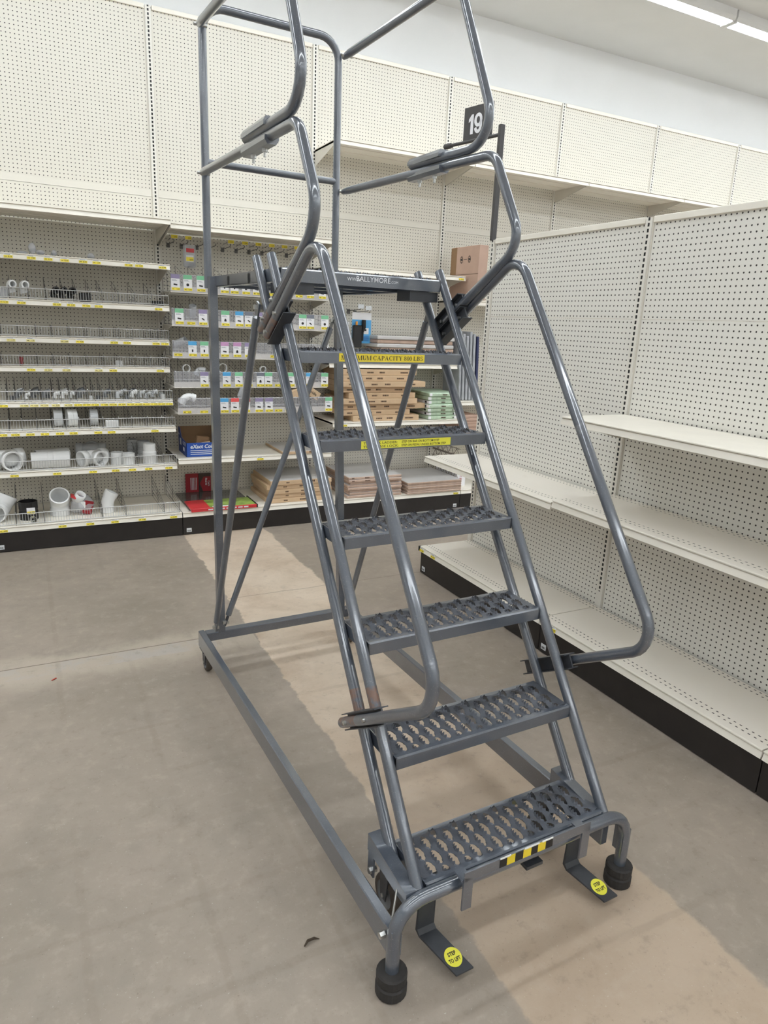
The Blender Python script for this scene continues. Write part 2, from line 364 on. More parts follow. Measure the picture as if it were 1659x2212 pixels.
def seriftext(txt):
    # slab and hairline letters drawn as quads; unit cap height
    vs=[]; fs=[]; T=.17; t=.07; sf=.055
    def q(*p):
        o=len(vs); vs.extend(p); fs.append(tuple(range(o,o+len(p))))
    def st(x,x0,x1,y0,y1,w): q((x+x0,y0),(x+x0+w,y0),(x+x1+w,y1),(x+x1,y1))
    def ser(x,c,y,w=.34): q((x+c-w/2,y),(x+c+w/2,y),(x+c+w/2,y+sf),(x+c-w/2,y+sf))
    def arc(cx_,cy_,rx,ry,a0,a1,n=14,thick=T,thin=t):
        pr=None
        for k in range(n+1):
            a=a0+(a1-a0)*k/n; w_=thin+(thick-thin)*abs(math.cos(a)); ry_=thin+(.02)
            o_=(cx_+rx*math.cos(a),cy_+ry*math.sin(a)); i_=(cx_+(rx-w_)*math.cos(a),cy_+(ry-ry_)*math.sin(a))
            if pr: q(pr[0],o_,i_,pr[1])
            pr=(o_,i_)
    x=0.
    for ch in txt:
        if ch==' ': x+=.30; continue
        if ch=='M':
            st(x,.12,.12,0,1,t); st(x,.86,.86,0,1,T); st(x,.08,.46,1,.05,.14) if False else q((x+.08,1),(x+.26,1),(x+.58,.0),(x+.48,.0)); q((x+.53,.0),(x+.60,.12),(x+.96,1),(x+.88,1)); ser(x,.155,0,.3); ser(x,.945,0,.36); ser(x,.12,.945,.24); ser(x,.97,.945,.22); w=1.16
        elif ch=='A':
            q((x+.10,0),(x+.17,0),(x+.50,1),(x+.45,1)); q((x+.66,0),(x+.86,0),(x+.53,1),(x+.43,1)); q((x+.24,.30),(x+.68,.30),(x+.66,.37),(x+.26,.37)); ser(x,.13,0,.26); ser(x,.76,0,.34); w=.98
        elif ch=='X':
            q((x+.58,0),(x+.80,0),(x+.30,1),(x+.08,1)); q((x+.10,0),(x+.18,0),(x+.76,1),(x+.68,1)); ser(x,.14,0,.26); ser(x,.69,0,.34); ser(x,.19,.945,.34); ser(x,.72,.945,.26); w=.92
        elif ch=='I': st(x,.14,.14,0,1,T); ser(x,.225,0,.36); ser(x,.225,.945,.36); w=.48
        elif ch=='U':
            st(x,.12,.12,.32,1,T); st(x,.70,.70,.32,1,t); arc(x+.445,.33,.325,.34,PI,2*PI); ser(x,.205,.945,.36); ser(x,.735,.945,.26); w=.92
        elif ch=='C': arc(x+.46,.5,.40,.52,.75,2*PI-.65,22); q((x+.74,.66),(x+.80,.66),(x+.80,1),(x+.76,1)); w=.92
        elif ch=='P':
            st(x,.12,.12,0,1,T); q((x+.2,.93),(x+.42,.93),(x+.42,1),(x+.2,1)); q((x+.2,.45),(x+.42,.45),(x+.42,.52),(x+.2,.52)); arc(x+.40,.725,.32,.275,-PI/2,PI/2); ser(x,.205,0,.36); ser(x,.16,.945,.22); w=.80
        elif ch=='T':
            st(x,.36,.36,0,1,T); q((x+.06,.93),(x+.84,.93),(x+.84,1),(x+.06,1)); q((x+.06,.72),(x+.10,.72),(x+.14,.95),(x+.06,.95)); q((x+.80,.72),(x+.84,.72),(x+.84,.95),(x+.76,.95)); ser(x,.445,0,.36); w=.90
        elif ch=='Y':
            st(x,.38,.38,0,.46,T); q((x+.08,1),(x+.30,1),(x+.55,.42),(x+.38,.42)); q((x+.70,1),(x+.78,1),(x+.55,.46),(x+.48,.40)); ser(x,.465,0,.36); ser(x,.18,.945,.34); ser(x,.74,.945,.26); w=.92
        elif ch=='8': arc(x+.33,.74,.24,.26,0,2*PI,18,.13); arc(x+.33,.27,.28,.28,0,2*PI,18,.14); w=.66
        elif ch=='0': arc(x+.33,.5,.28,.51,0,2*PI,22,.15); w=.66
        elif ch=='L': st(x,.12,.12,0,1,T); q((x+.2,0),(x+.70,0),(x+.70,.07),(x+.2,.07)); q((x+.70,0),(x+.74,.32),(x+.70,.32),(x+.58,.05)); ser(x,.205,.945,.36); ser(x,.16,0,.22); w=.82
        elif ch=='B':
            st(x,.12,.12,0,1,T)
            for y in (0,.49,.93): q((x+.2,y),(x+.42,y),(x+.42,y+.07),(x+.2,y+.07))
            arc(x+.40,.765,.28,.235,-PI/2,PI/2); arc(x+.40,.28,.34,.28,-PI/2,PI/2); ser(x,.14,0,.2); ser(x,.14,.945,.2); w=.84
        elif ch=='S': arc(x+.34,.74,.25,.27,.5,PI*1.5,16,.14); arc(x+.34,.27,.28,.28,-PI*.85,PI*.5,16,.15); q((x+.54,.72),(x+.59,.72),(x+.59,1),(x+.55,1)); q((x+.06,0),(x+.10,0),(x+.11,.28),(x+.06,.28)); w=.70
        else: w=.5
        x+=w
    return vs,fs,x
def fillet(pts, rads, n=7):
    P=[Vector(p) for p in pts]; out=[P[0]]
    for i in range(1,len(P)-1):
        a=(P[i-1]-P[i]).normalized(); b=(P[i+1]-P[i]).normalized(); r=rads[i-1]
        ang=a.angle(b); d=r/math.tan(ang/2); c=P[i]+(a+b).normalized()*(r/math.sin(ang/2))
        s=P[i]+a*d; e=P[i]+b*d; v0=s-c; v1=e-c; th=v0.angle(v1)
        for k in range(n+1):
            t=k/n; out.append(c+(v0*math.sin((1-t)*th)+v1*math.sin(t*th))/math.sin(th))
    out.append(P[-1]); return [tuple(p) for p in out]
def tag(o, label, cat, group=None):
    o['label']=label; o['category']=cat
    if group: o['group']=group
    return o
def thing(name, label, cat, loc=(0,0,0), rz=0, group=None):
    o=bpy.data.objects.new(name, None); COL.objects.link(o); o.location=loc; o.rotation_euler=(0,0,rz); o.empty_display_size=.05
    return tag(o,label,cat,group)
def struct(name, mb, **kw):
    o=mb.build(name); o['kind']='structure'; return o
def stuff(o): o['kind']='stuff'; return o

# ================================================================== setting
P = 1.2192
ORD=['bottom','second','third','fourth','fifth','sixth','seventh','eighth','ninth']
def nth(i,n): return 'topmost' if i==n-1 else (ORD[0]+'most' if i==0 else ORD[i]+' from the bottom')
struct('floor', MB().mat('concrete').box(-7,11,-14,.2,-.1,0))
struct('ceiling', MB().mat('ceiling_paint').box(-7,11,-14,.2,CEIL,CEIL+.1))
struct('wall_back', MB().mat('wall_paint').box(-7,11,.15,.25,0,CEIL))
struct('wall_left', MB().mat('wall_paint').box(-7.1,-7,-14,.25,0,CEIL))
struct('wall_right', MB().mat('wall_paint').box(11,11.1,-14,.25,0,CEIL))
struct('wall_front', MB().mat('wall_paint').box(-7,11,-14.1,-14,0,CEIL))

# ceiling strip lights: rows along x, each fixture housing + diffuser tube
SEG=2.44
hb=MB().mat('wall_paint'); hb.prism_x([(-.075,0),(-.075,-.05),(-.062,-.080),(-.056,-.080),(-.045,-.05),(.045,-.05),(.056,-.080),(.062,-.080),(.075,-.05),(.075,0)], -SEG/2+.01, SEG/2-.01); house=hb.build('housing', mesh_only=True)
tb=MB().mat('tube_light'); tb.prism_x([(-.036,-.052),(-.040,-.070),(-.030,-.084),(0,-.090),(.030,-.084),(.040,-.070),(.036,-.052)], -SEG/2+.03, SEG/2-.03); tubem=tb.build('diffuser', mesh_only=True)
cb=MB().mat('wall_paint'); cb.box(-.012,.012,-.056,.056,-.088,-.03); capm=cb.build('end_cap', mesh_only=True)
for ri,y in enumerate(LIGHT_ROWS):
    for k in range(-4,3):
        xc=4.45+SEG/2+SEG*k
        lab=('glowing white ceiling strip light in the row along the white wall' if ri==0 else 'glowing white ceiling strip light in an unseen row over the aisles')
        t=thing('strip_light', lab, 'ceiling light', (xc,y,CEIL), 0, 'strip lights along the wall' if ri==0 else 'unseen strip lights over the aisles')
        link('housing', house, t); link('diffuser', tubem, t); link('end_cap', capm, t, (-SEG/2+.018,0,0)); link('end_cap', capm, t, (SEG/2-.018,0,0))

# ================================================================== gondolas
def gondola(label, base_label, loc, rz, H, seam, deck_d, deck_z, peg, group=None, kick_tag=None, end_cap=False, deck=True, far_upright=False):
    t=thing('gondola_section', label, 'shelving unit', loc, rz, group)
    nb=lambda: MB()
    nb().mat(peg).box(.025,P-.025,0,.006,.13,seam-.002).build('back_panel', t)
    rh=.045 if peg=='pegboard' else .002
    nb().mat('peg_plain' if peg=='pegboard' else 'cream_dark').box(.025,P-.025,-.001,.006,seam,seam+rh).build('panel_rail', t)
    up=nb().mat(peg).box(.025,P-.025,0,.006,seam+rh+.0005,H-.028).build('back_panel', t)
    nb().mat('cream_metal').bbox(.025,P-.025,-.012,.03,H-.028,H,.002).build('top_rail', t)
    def upright(x):
        m=nb().mat('upright').box(-.019,.019,-.012,.05,0,H-.004); m.mat('cream_dark').box(-.0245,-.019,-.004,.03,.02,H-.02); m.box(.019,.0245,-.004,.03,.02,H-.02)
        o=m.build('upright', t); o.location=(x,0,0)
    upright(0)
    if far_upright: upright(P)
    bs=thing('base_shelf', base_label, 'base shelf', loc, rz)
    if deck:
        d=deck_d; z=deck_z
        m=nb().mat('deck_perforated' if peg=='pegboard_aisle' else 'cream_metal').box(.003,P-.003,-d,-.0135,z-.004,z)
        m.mat('cream_metal').prism_x([(-d,z),(-d-.007,z-.002),(-d-.007,z-.006),(-d+.002,z-.0085),(-d-.003,z-.012),(-d-.010,z-.036),(-d-.002,z-.038),(-d+.007,z-.012),(-d+.007,z-.004)],.003,P-.003)
        m.build('base_deck', bs)
        nb().mat('black_kick').bbox(.002,P-.002,-d+.002,-d+.02,.003,z-.038,.002).build('kick_plate', bs)
        nb().mat('black_kick').box(.0,.012,-d+.03,-.0135,.006,z-.01).build('base_bracket', bs)
        if kick_tag is not None:
            m=nb().mat('sticker_white').box(kick_tag-.018,kick_tag+.018,-d+.0005,-d+.002,.022,.052); m.mat('ink')
            for k in range(5): m.box(kick_tag-.012+k*.005,kick_tag-.0095+k*.005,-d-.0002,-d+.0005,.027,.039)
            m.build('barcode_label', bs)
        if end_cap:
            nb().mat('black_plastic').bbox(-.012,.003,-d-.014,-d+.02,z-.036,z-.002,.003).build('end_cap', bs)
    return bs
BH=3.60; BS=2.395; BS_OBJ={}
back=[
 ('tall cream pegboard section with bare shelves, last of the wall run before the pipe fittings', -2, None),
 ('tall cream pegboard section holding the plastic pipe fittings and price tagged shelves', -1, .12),
 ('tall cream pegboard section with empty peg hooks and rows of product cards', 0, None),
 ('tall cream pegboard section holding the stacked flat brown cartons and hanging tool', 1, None),
 ('tall cream pegboard section with the big upright brown carton on its shelf', 2, None),
 ('bare tall pegboard section right behind the aisle sign, next to the carton section', 3, None),
 ('bare tall pegboard section second beyond the upright brown carton section', 4, None),
 ('bare tall pegboard section third beyond the upright brown carton section', 5, None)]
BASES={-2:'bare cream base deck at the end of the wall run before the pipe fittings',-1:'cream base deck with black kick plate under the big white pipe fittings',0:'cream base deck with black kick plate under the red and green display panel',
 1:'cream base deck with black kick plate under the shrink wrapped flat packs',2:'cream base deck with black kick plate hidden behind the aisle end gondola'}
for lab,k,kt in back:
    BS_OBJ[k]=gondola(lab, BASES.get(k,'cream base deck '+['two','three','four','five'][k-2]+' sections past the flat pack piles along the wall'), (k*P,0,0), 0, BH, BS, .59, .176, 'pegboard', kick_tag={-1:.035,0:.045,1:1.17}.get(k), far_upright=(k==5))
GX=1.671; GY=-1.892
BS_OBJ['r0']=gondola('empty low pegboard section at the aisle end, under the number sign','cream base deck with a black end cap at the aisle end', (GX,GY,0), -PI/2, 2.105, 1.653, .39, .185, 'pegboard_aisle', kick_tag=.045, end_cap=True)
BS_OBJ['r1']=gondola('empty low pegboard section holding two long bare shelves above its deck','scuffed cream base deck below the two long bare shelves', (GX,GY-P,0), -PI/2, 2.105, 1.653, .39, .185, 'pegboard_aisle', kick_tag=.04)
gondola('empty low pegboard section beyond the one with two bare shelves','cream base deck in the last bay of the low gondola', (GX,GY-2*P,0), -PI/2, 2.105, 1.653, .39, .185, 'pegboard_aisle', far_upright=True)

# ------------------------------------------------------------------ shelves
_TAG={}
def tagmesh(price, style='tag_yellow'):
    key=(price,style)
    if key not in _TAG:
        m=MB().mat('paper').box(-.025,.025,-.0012,0,-.0125,.0125)
        m.mat(style).box(-.025,.025,-.0016,-.0011,-.0125,.0035)
        m.mat('ink').text(price,.009,(.021,-.0018,-.009),align='R',bold=.02)
        m.box(-.020,.012,-.0014,-.0012,.007,.009); m.box(-.021,-.008,-.0018,-.0016,-.006,-.003)
        _TAG[key]=m.build('price_tag', mesh_only=True)
    return _TAG[key]
PRICES=['5.99','6.59','4.99','3.79','1.79','2.59','7.99','12.99','8.59','4.59','9.99','10.99']
def put_tags(t, d, xs, z0=0, pale=()):
    for i,x in enumerate(xs):
        o=link('price_tag', tagmesh(PRICES[(i*5+int(abs(x)*37))%12], 'tag_pale' if i in pale else 'tag_yellow'), t, (x,-d-.0085,z0-.021)); o.rotation_euler=(-.2,0,0)
def shelf(label, loc, d, W=P, rz=0, tags=(), cat='shelf', brackets=True, mat='cream_metal', thick=.018, perf=False, group=None, pale=()):
    t=thing('metal_shelf', label, cat, loc, rz, group)
    m=MB().mat('deck_perforated' if perf else mat).box(.004,W-.004,-d,-.0135,-.004,0)
    m.mat(mat).prism_x([(-d,0),(-d-.006,-.002),(-d-.006,-.006),(-d+.003,-.0085),(-d-.002,-.012),(-d-.009,-.036),(-d-.001,-.038),(-d+.008,-.012),(-d+.008,-.004)],.004,W-.004)
    m.box(.006,W-.006,-d+.006,-.0135,-thick,-.005)
    for yy in (.33,.66): m.box(.03,W-.03,-d*yy-.03,-d*yy+.03,-thick-.004,-thick+.001)
    m.build('shelf_board', t)
    if brackets:
        for x in (.006,W-.010):
            b=MB().mat('cream_dark'); n=[(-.0135,-.002),(-.0135,-.115),(-.025,-.118),(-d+.03,-.03),(-d+.01,-.002)]
            b.prism_x(n,x,x+.004); b.build('bracket', t)
    put_tags(t, d, tags, pale=pale)
    return t
X0=-P
Lz=dict(L1=1.910,L2=1.637,L3=1.400,L4=1.208,L5=.978,L6=.795,L7=.520,D=.148)
Ld=dict(L1=.48,L2=.40,L3=.355,L4=.335,L5=.406,L6=.474,L7=.474,D=.56)
LT=dict(L1=[-0.979,-0.851,-0.755,-0.66,-0.551,-0.47,-0.272,-0.205,-0.054], L2=[-1.028,-0.93,-0.722,-0.637,-0.544,-0.467,-0.078],
 L3=[-1.01,-0.896,-0.692,-0.597,-0.378,-0.293,-0.098,-0.037], L4=[-0.908,-0.805,-0.693,-0.488,-0.393,-0.074],
 L5=[-1.091,-0.97,-0.91,-0.849,-0.779,-0.701,-0.64,-0.586,-0.532,-0.472,-0.415,-0.356,-0.299,-0.246,-0.192,-0.139,-0.086,-0.033],
 L6=[-1.11,-1.037,-0.949,-0.862,-0.77,-0.686,-0.53,-0.443,-0.152], L7=[-1.067,-0.808,-0.58,-0.432,-0.319,-0.207,-0.065])
SL=dict(L1='cream shelf without wire fence directly under the deep header shelf, small bagged parts on it',
 L2='cream shelf below the fenceless one, carrying black and white elbow fittings',
 L3='cream shelf with an entirely empty row of wire bins and pale tags',
 L4='cream shelf with wire bins holding one white fitting, above the crowded bins',
 L5='cream shelf with closely spaced tags under bins crowded with small fittings',
 L6='cream shelf with wire bins holding upright white couplings',
 L7='cream shelf carrying wide white drain pipe tees, just above the base deck')
for k in SL: shelf(SL[k], (X0,0,Lz[k]), Ld[k], tags=[x+P for x in LT[k]], pale={'L3':(0,1,2),'L4':(1,2,3),'L5':(1,2,3,4,5)}.get(k,()))
shelf('deep cream header shelf above the pipe fitting shelves', (X0,0,2.19), .565, brackets=True)
shelf('deep cream header shelf at the end of the wall run before the pipe fittings', (2*X0,0,2.19), .565)
for _z,_w in ((1.80,'upper'),(1.40,'middle'),(1.0,'lower'),(.60,'lowest')): shelf('bare cream '+_w+' shelf in the end bay before the pipe fittings', (2*X0,0,_z), .42)
shelf('deep cream header shelf above the row of empty peg hooks', (0,0,2.175), .515)
# deck price tags and fittings belong to the section: give the section its own tags
put_tags(BS_OBJ[-1], .59, [x+P for x in (-1.161,-0.806,-0.63,-0.469,-0.285,-0.066)], .176)
put_tags(BS_OBJ['r0'], .39, (.03,.17), .185); put_tags(BS_OBJ['r1'], .39, (.10,), .185); put_tags(BS_OBJ[1], .59, (1.165,), .176)
# high canopy shelves on the sections from the carton section onward
CL=['cream high shelf above the hanging tool section, its left bracket exposed','cream high shelf behind the aisle sign, above the upright brown carton','cream high shelf one bay past the aisle sign post','cream high shelf two bays past the aisle sign post','cream high shelf three bays past the aisle sign post']
for i,k in enumerate(range(1,6)): shelf(CL[i], (k*P,0,2.875), .45)
# S0 shelf F, S1 shelves, S2 shelves
shelf('cream shelf carrying the blue open box and a flat white panel', (0,0,.556), .495, tags=(.62,))
shelf('cream shelf level with the ladder platform, empty apart from one pale tag', (P,0,1.995), .433, tags=(1.17,))
shelf('cream shelf stacked with shrink wrapped pale flat bundles', (P,0,1.262), .40)
shelf('cream shelf carrying the tall pile of flat brown cartons and green packs', (P,0,.797), .50, tags=(.10,))
shelf('cream shelf under the big upright brown carton', (2*P,0,1.805), .42)
shelf('cream shelf under the leaning silver wrapped panels', (2*P,0,.945), .42)
shelf('cream shelf holding the pinkish pack pile beside the green packs', (2*P,0,.605), .45)
# right gondola shelves
shelf('bare cream shelf at the aisle end, level with its longer neighbour', (GX,GY,.785), .40, rz=-PI/2, perf=True)
shelf('bare cream lower shelf butted against the aisle end shelf', (GX,GY-P,.80), .40, rz=-PI/2, perf=True)
shelf('bare cream upper shelf standing out above the lower bare shelf', (GX,GY-P,1.203), .40, rz=-PI/2)
shelf('bare cream lower shelf in the last bay of the low gondola', (GX,GY-2*P,.80), .40, rz=-PI/2, perf=True)
shelf('bare cream upper shelf in the last bay of the low gondola', (GX,GY-2*P,1.203), .40, rz=-PI/2)

# ------------------------------------------------------------------ wire fences with dividers
_DIV={}
def divider_mesh(d, hf, hb_, n=5):
    key=(d,hf,hb_,n)
    if key not in _DIV:
        m=MB().mat('wire_dark')
        for i in range(n):
            zf=.006+hf*i/(n-1); zb=.006+hb_*i/(n-1)
            m.tube([(0,-d,zf),(0,-.03,zb)], .0014, 4, caps=False, smooth=False)
        m.tube([(0,-d,.0),(0,-d,hf+.012)],.0018,4,False,False); m.tube([(0,-.03,0),(0,-.03,hb_+.004)],.0016,4,False,False)
        m.tube([(0,-d*.55,.004),(0,-d*.55,.006+hf+(hb_-hf)*.5)],.0014,4,False,False)
        m.mat('wire').tube([(0,-d,hf+.012),(0,-d-.006,hf+.018)],.0028,4,True,False)
        _DIV[key]=m.build('divider', mesh_only=True)
    return _DIV[key]
def fence(label, loc, W, d, h, divs, back_h=.13, n=5, end=True, x0=.01, x1=None):
    t=thing('wire_bin_fence', label, 'wire bin', loc, 0, None)
    x1=W-.006 if x1 is None else x1
    MB().mat('wire').tube([(x0,-d,h),(x1,-d,h)],.0030,5,True,True).build('top_wire', t)
    MB().mat('wire').tube([(x0,-d,.008),(x1,-d,.008)],.0030,5,True,True).build('bottom_wire', t)
    m=MB().mat('wire'); k=int((x1-x0)/.0165)
    for i in range(k+1):
        x=x0+(x1-x0)*i/k; m.tube([(x,-d,.008),(x,-d,h)],.0014,4,False,False)
    stuff(m.build('upright_wires', t))
    for x in divs: link('divider', divider_mesh(d, h-.006, back_h, n), t, (x,0,0))
    return t
FD=dict(L2=[-0.995,-0.886,-0.781,-0.678,-0.598,-0.513,-0.441,-0.337,-0.23,-0.118,-0.023],
 L3=[-1.071,-0.969,-0.86,-0.764,-0.656,-0.55,-0.441,-0.343,-0.253,-0.134,-0.08,-0.033],
 L4=[-1.084,-0.969,-0.866,-0.768,-0.66,-0.553,-0.449,-0.348,-0.24,-0.134,-0.033],
 L5=[-1.069,-1.021,-0.964,-0.926,-0.861,-0.79,-0.741,-0.688,-0.644,-0.573,-0.527,-0.479,-0.395,-0.34,-0.289,-0.234,-0.182,-0.14,-0.086,-0.027],
 L6=[-1.071,-0.995,-0.904,-0.81,-0.728,-0.646,-0.575,-0.493,-0.391,-0.303,-0.196,-0.1,-0.026], L7=[-.275,-.095])
FL=dict(L2='wire bin fence around the black and white elbow fittings',L3='empty wire bin fence on the shelf with pale tags',
 L4='wire bin fence with one white fitting in it',L5='wire bin fence with closely set dividers and many small fittings',
 L6='wire bin fence in front of the upright white couplings',L7='wire bin fence in front of the wide white drain tees')
for k in FL: fence(FL[k], (X0,0,Lz[k]), P, Ld[k]-.006, .068, [x+P for x in FD[k]], back_h={'L2':.15,'L3':.07,'L4':.07,'L5':.12,'L6':.13,'L7':.13}[k])
fence('wire bin fence on the base deck around the big white pipe fittings', (X0,0,.176), P, .572, .078, [x+P for x in (-1.083,-.912,-.543,-.388,-.126,-.018)], back_h=.16)

# ------------------------------------------------------------------ card fronted bins (section with product cards)
_CARD={}
def cardmesh(col, pic, price):
    key=(col,pic,price)
    if key not in _CARD:
        m=MB()
        if col:
            m.mat('paper').box(-.030,.030,-.0012,0,-.108,0)
            m.mat(col).box(-.030,.030,-.0016,-.0011,-.028,0)
            m.mat('card_grey')
            for i in range(2): m.box(-.024,.004+.008*i,-.0016,-.0012,-.034-.006*i,-.036-.006*i)
            m.mat('ink')
            if pic==0: m.at(0,-.0014,-.068,ry=.15).box(-.013,.013,-.0006,0,-.005,.005).ident()
            elif pic==1: m.prism_y([(.010*math.cos(a),-.066+.010*math.sin(a)) for a in [2*PI*k/10 for k in range(10)]],-.002,-.0012)
            elif pic==2: m.prism_y([(-.008,-.076),(.008,-.076),(.008,-.066),(.004,-.056),(-.004,-.056),(-.008,-.066)],-.002,-.0012)
            elif pic==3: m.box(-.005,.005,-.002,-.0012,-.076,-.058)
            else: m.prism_y([(-.012,-.062),(-.002,-.058),(.012,-.070),(.008,-.076),(-.004,-.068)],-.002,-.0012)
        m.mat('tag_yellow').box(-.027,.030,-.0024,-.0014,-.106,-.088)
        m.mat('ink').text(price,.0085,(.026,-.0026,-.102),align='R',bold=.02).box(-.022,-.010,-.0026,-.0024,-.1,-.096).box(-.02,.01,-.0026,-.0024,-.0915,-.0905)
        _CARD[key]=m.build('product_card', mesh_only=True)
    return _CARD[key]
G_,B_,U_,K_,R_,Y_=('card_green','card_blue','card_purple','card_pink','card_red','card_grey')
ROWS=[('A',1.738,1.852,.385,[(.046,U_,0),(.131,G_,1),(.224,G_,0),(.393,B_,3),(.466,G_,3),(.552,G_,2),(.633,U_,0),(.744,None,0),(.964,G_,3),(1.056,Y_,1),(1.155,U_,0)]),
 ('B',1.508,1.622,.385,[(.065,G_,0),(.146,None,0),(.232,U_,4),(.395,G_,2),(.499,B_,0),(.571,Y_,4),(.645,U_,3),(.996,G_,1),(1.06,Y_,4),(1.18,G_,1)]),
 ('C',1.282,1.398,.37,[(.05,None,0),(.154,B_,3),(.239,G_,3),(.39,K_,0),(.484,K_,2),(.571,U_,3),(.769,None,0)]),
 ('D',1.070,1.180,.385,[(.231,U_,4),(.397,B_,4),(.489,G_,4),(.564,Y_,2),(.658,Y_,2),(.722,G_,0),(.802,None,0),(.903,G_,0),(1.059,B_,2),(1.188,G_,0)]),
 ('E',.892,1.000,.50,[(.074,None,0),(.196,None,0),(.347,B_,0),(.426,R_,0),(.511,R_,0),(.611,U_,0),(.689,U_,0),(.764,None,0),(.849,G_,0),(1.18,G_,0)])]
RL=dict(A='topmost clear fronted wire bin shelf with product cards, level with the ladder platform',
 B='second clear fronted card bin shelf, below the platform level one',
 C='card bin shelf with pink topped cards, third below the peg hooks',
 D='card bin shelf with three white rings sticking up from it',
 E='lowest and deepest card bin shelf with red topped cards')
for rk,z0,zt,d,cards in ROWS:
    t=thing('card_bin_shelf', RL[rk], 'shelf', (0,0,z0))
    m=MB().mat('cream_metal').box(.012,P-.006,-d,-.0135,-.004,0); m.box(.012,P-.006,-d-.004,-d,-.006,.038); m.build('shelf_pan', t)
    for x in (.012,P-.012): MB().mat('cream_dark').prism_x([(-.0135,-.004),(-.0135,-.07),(-.025,-.07),(-d+.02,-.004)],x,x+.004).build('bracket', t)
    h=zt-z0
    m=MB().mat('wire'); n=int(P/.0165)
    for i in range(n): x=.016+i*(P-.03)/n; m.tube([(x,-d+.004,.0),(x,-d+.004,h)],.0010,4,False,False)
    for zz in (h,h*.5): m.tube([(.014,-d+.004,zz),(P-.008,-d+.004,zz)],.0022,4,True,False)
    stuff(m.build('front_wires', t))
    MB().mat('clear_plastic').box(.012,P-.006,-d-.007,-d-.0055,-.002,h+.004).build('clear_front', t)
    nd=13; hx=.03 if rk=='E' else .075
    for i in range(nd): link('divider', divider_mesh(d-.004, h-.012, h+hx, 5), t, (.022+i*(P-.045)/(nd-1)+random.uniform(-.012,.012),0,0)) if 0<i<nd-1 else link('divider', divider_mesh(d-.004, h-.012, h+hx, 5), t, (.022+i*(P-.045)/(nd-1),0,0))
    for j,(x,col,pic) in enumerate(cards):
        link('product_card', cardmesh(col,pic,PRICES[(j*7+ord(rk))%12]), t, (x,-d-.0075,h+.001))

# peg hooks with tags under the header shelf
def hook_mesh(L_, tagged, tilt=.10):
    m=MB().mat('wire_dark'); m.box(-.012,.012,-.006,0,-.02,.012)
    m.tube([(0,-.004,0),(0,-L_*.95,.004),(0,-L_,.016)],.0026,6,True,True)
    if tagged:
        m.tube([(0,-.004,.03),(0,-L_-.01,.045)],.0018,5,False,True)
        m.mat('paper').box(-.024,.024,-L_-.013,-L_-.011,.022,.055); m.mat('tag_yellow').box(-.022,.022,-L_-.0140,-L_-.0125,.024,.046)
        m.mat('ink').text('4.99',.009,(.018,-L_-.0145,.029),align='R')
    return m.build('peg_hook', mesh_only=True)
hk_t=hook_mesh(.24,True); hk=hook_mesh(.22,False)
for x,tg in ((.076,1),(.174,1),(.287,0),(.380,0),(.482,1),(.588,1),(.690,1),(.794,1),(.895,1),(.997,1)):
    tag(link('peg_hook', hk_t if tg else hk, None, (x,-.0005,2.079)), 'dark steel peg hook with a yellow price flag above the card bins' if tg else 'dark steel peg hook without a price flag above the card bins', 'hook', 'price flagged peg hooks' if tg else 'plain peg hooks')
# bag hanging from a hook
t=thing('bagged_part', 'clear bag with a red header hanging from a peg hook', 'bag', (.190,-.20,1.985))
MB().mat('plastic_bag').bbox(-.045,.045,-.014,.014,-.07,.09,.010).build('bag', t)
MB().mat('red_print').box(-.026,.03,-.0165,-.0145,.035,.062).build('header_card', t)
m=MB().mat('paper').box(-.03,.025,-.0175,-.0155,-.03,.015); m.mat('tag_yellow').box(-.028,.024,-.0185,-.0175,-.025,.002); m.mat('ink').text('8.99',.010,(.02,-.019,-.02),align='R'); m.build('price_label', t)
MB().mat('fitting_grey').at(.01,0,-.05,ry=1.2).cyl(.012,-.03,.03,10).build('metal_part', t)

# ================================================================== pipe fittings
def ring(r, h, wall=.005, lip=True, mat='pvc_white', n=22):
    m=MB().mat(mat, True)
    if lip: pr=[(r-wall,0),(r,0),(r,h*.42),(r*.965,h*.44),(r*.965,h*.56),(r,h*.58),(r,h),(r-wall,h)]
    else: pr=[(r-wall,0),(r,0),(r,h),(r-wall,h)]
    m.lathe(pr,n,smooth=False,closed=True); return m
def fitting(name, mb, label, loc, rot=(0,0,0), cat='pipe fitting', group=None):
    o=mb.build(name); o.location=loc; o.rotation_euler=rot; return tag(o,label,cat,group)
def elbow(r, ang, R, hub=.03, mat='pvc_white', n=18):
    m=MB().mat(mat, True); k=8
    path=[(0,0,-hub),(0,0,0)]+[(R-R*math.cos(a),0,R*math.sin(a)) for a in [ang*i/k for i in range(1,k+1)]]
    e=Vector(path[-1]); dr=Vector((math.sin(ang),0,math.cos(ang))); path.append(tuple(e+dr*hub))
    m.tube(path,r,n,caps=False)
    m.tube(path,r-.005,n,caps=False)
    # hub collars
    m.tube([(0,0,-hub-.002),(0,0,-.002)],r+.004,n,caps=False); m.tube([tuple(e+dr*.002),tuple(e+dr*(hub+.002))],r+.004,n,caps=False)
    for c,dd in ((Vector((0,0,-hub-.002)),Vector((0,0,1))),(e+dr*(hub+.002),dr)):
        a=dd.orthogonal().normalized(); b=dd.cross(a); vs=[];fs=[]
        for q in range(n):
            d_=a*math.cos(2*PI*q/n)+b*math.sin(2*PI*q/n); vs+= [tuple(c+d_*(r+.004)),tuple(c+d_*(r-.005))]
        for q in range(n): fs.append((2*q,2*((q+1)%n),2*((q+1)%n)+1,2*q+1))
        m.add(vs,fs,False)
    return m
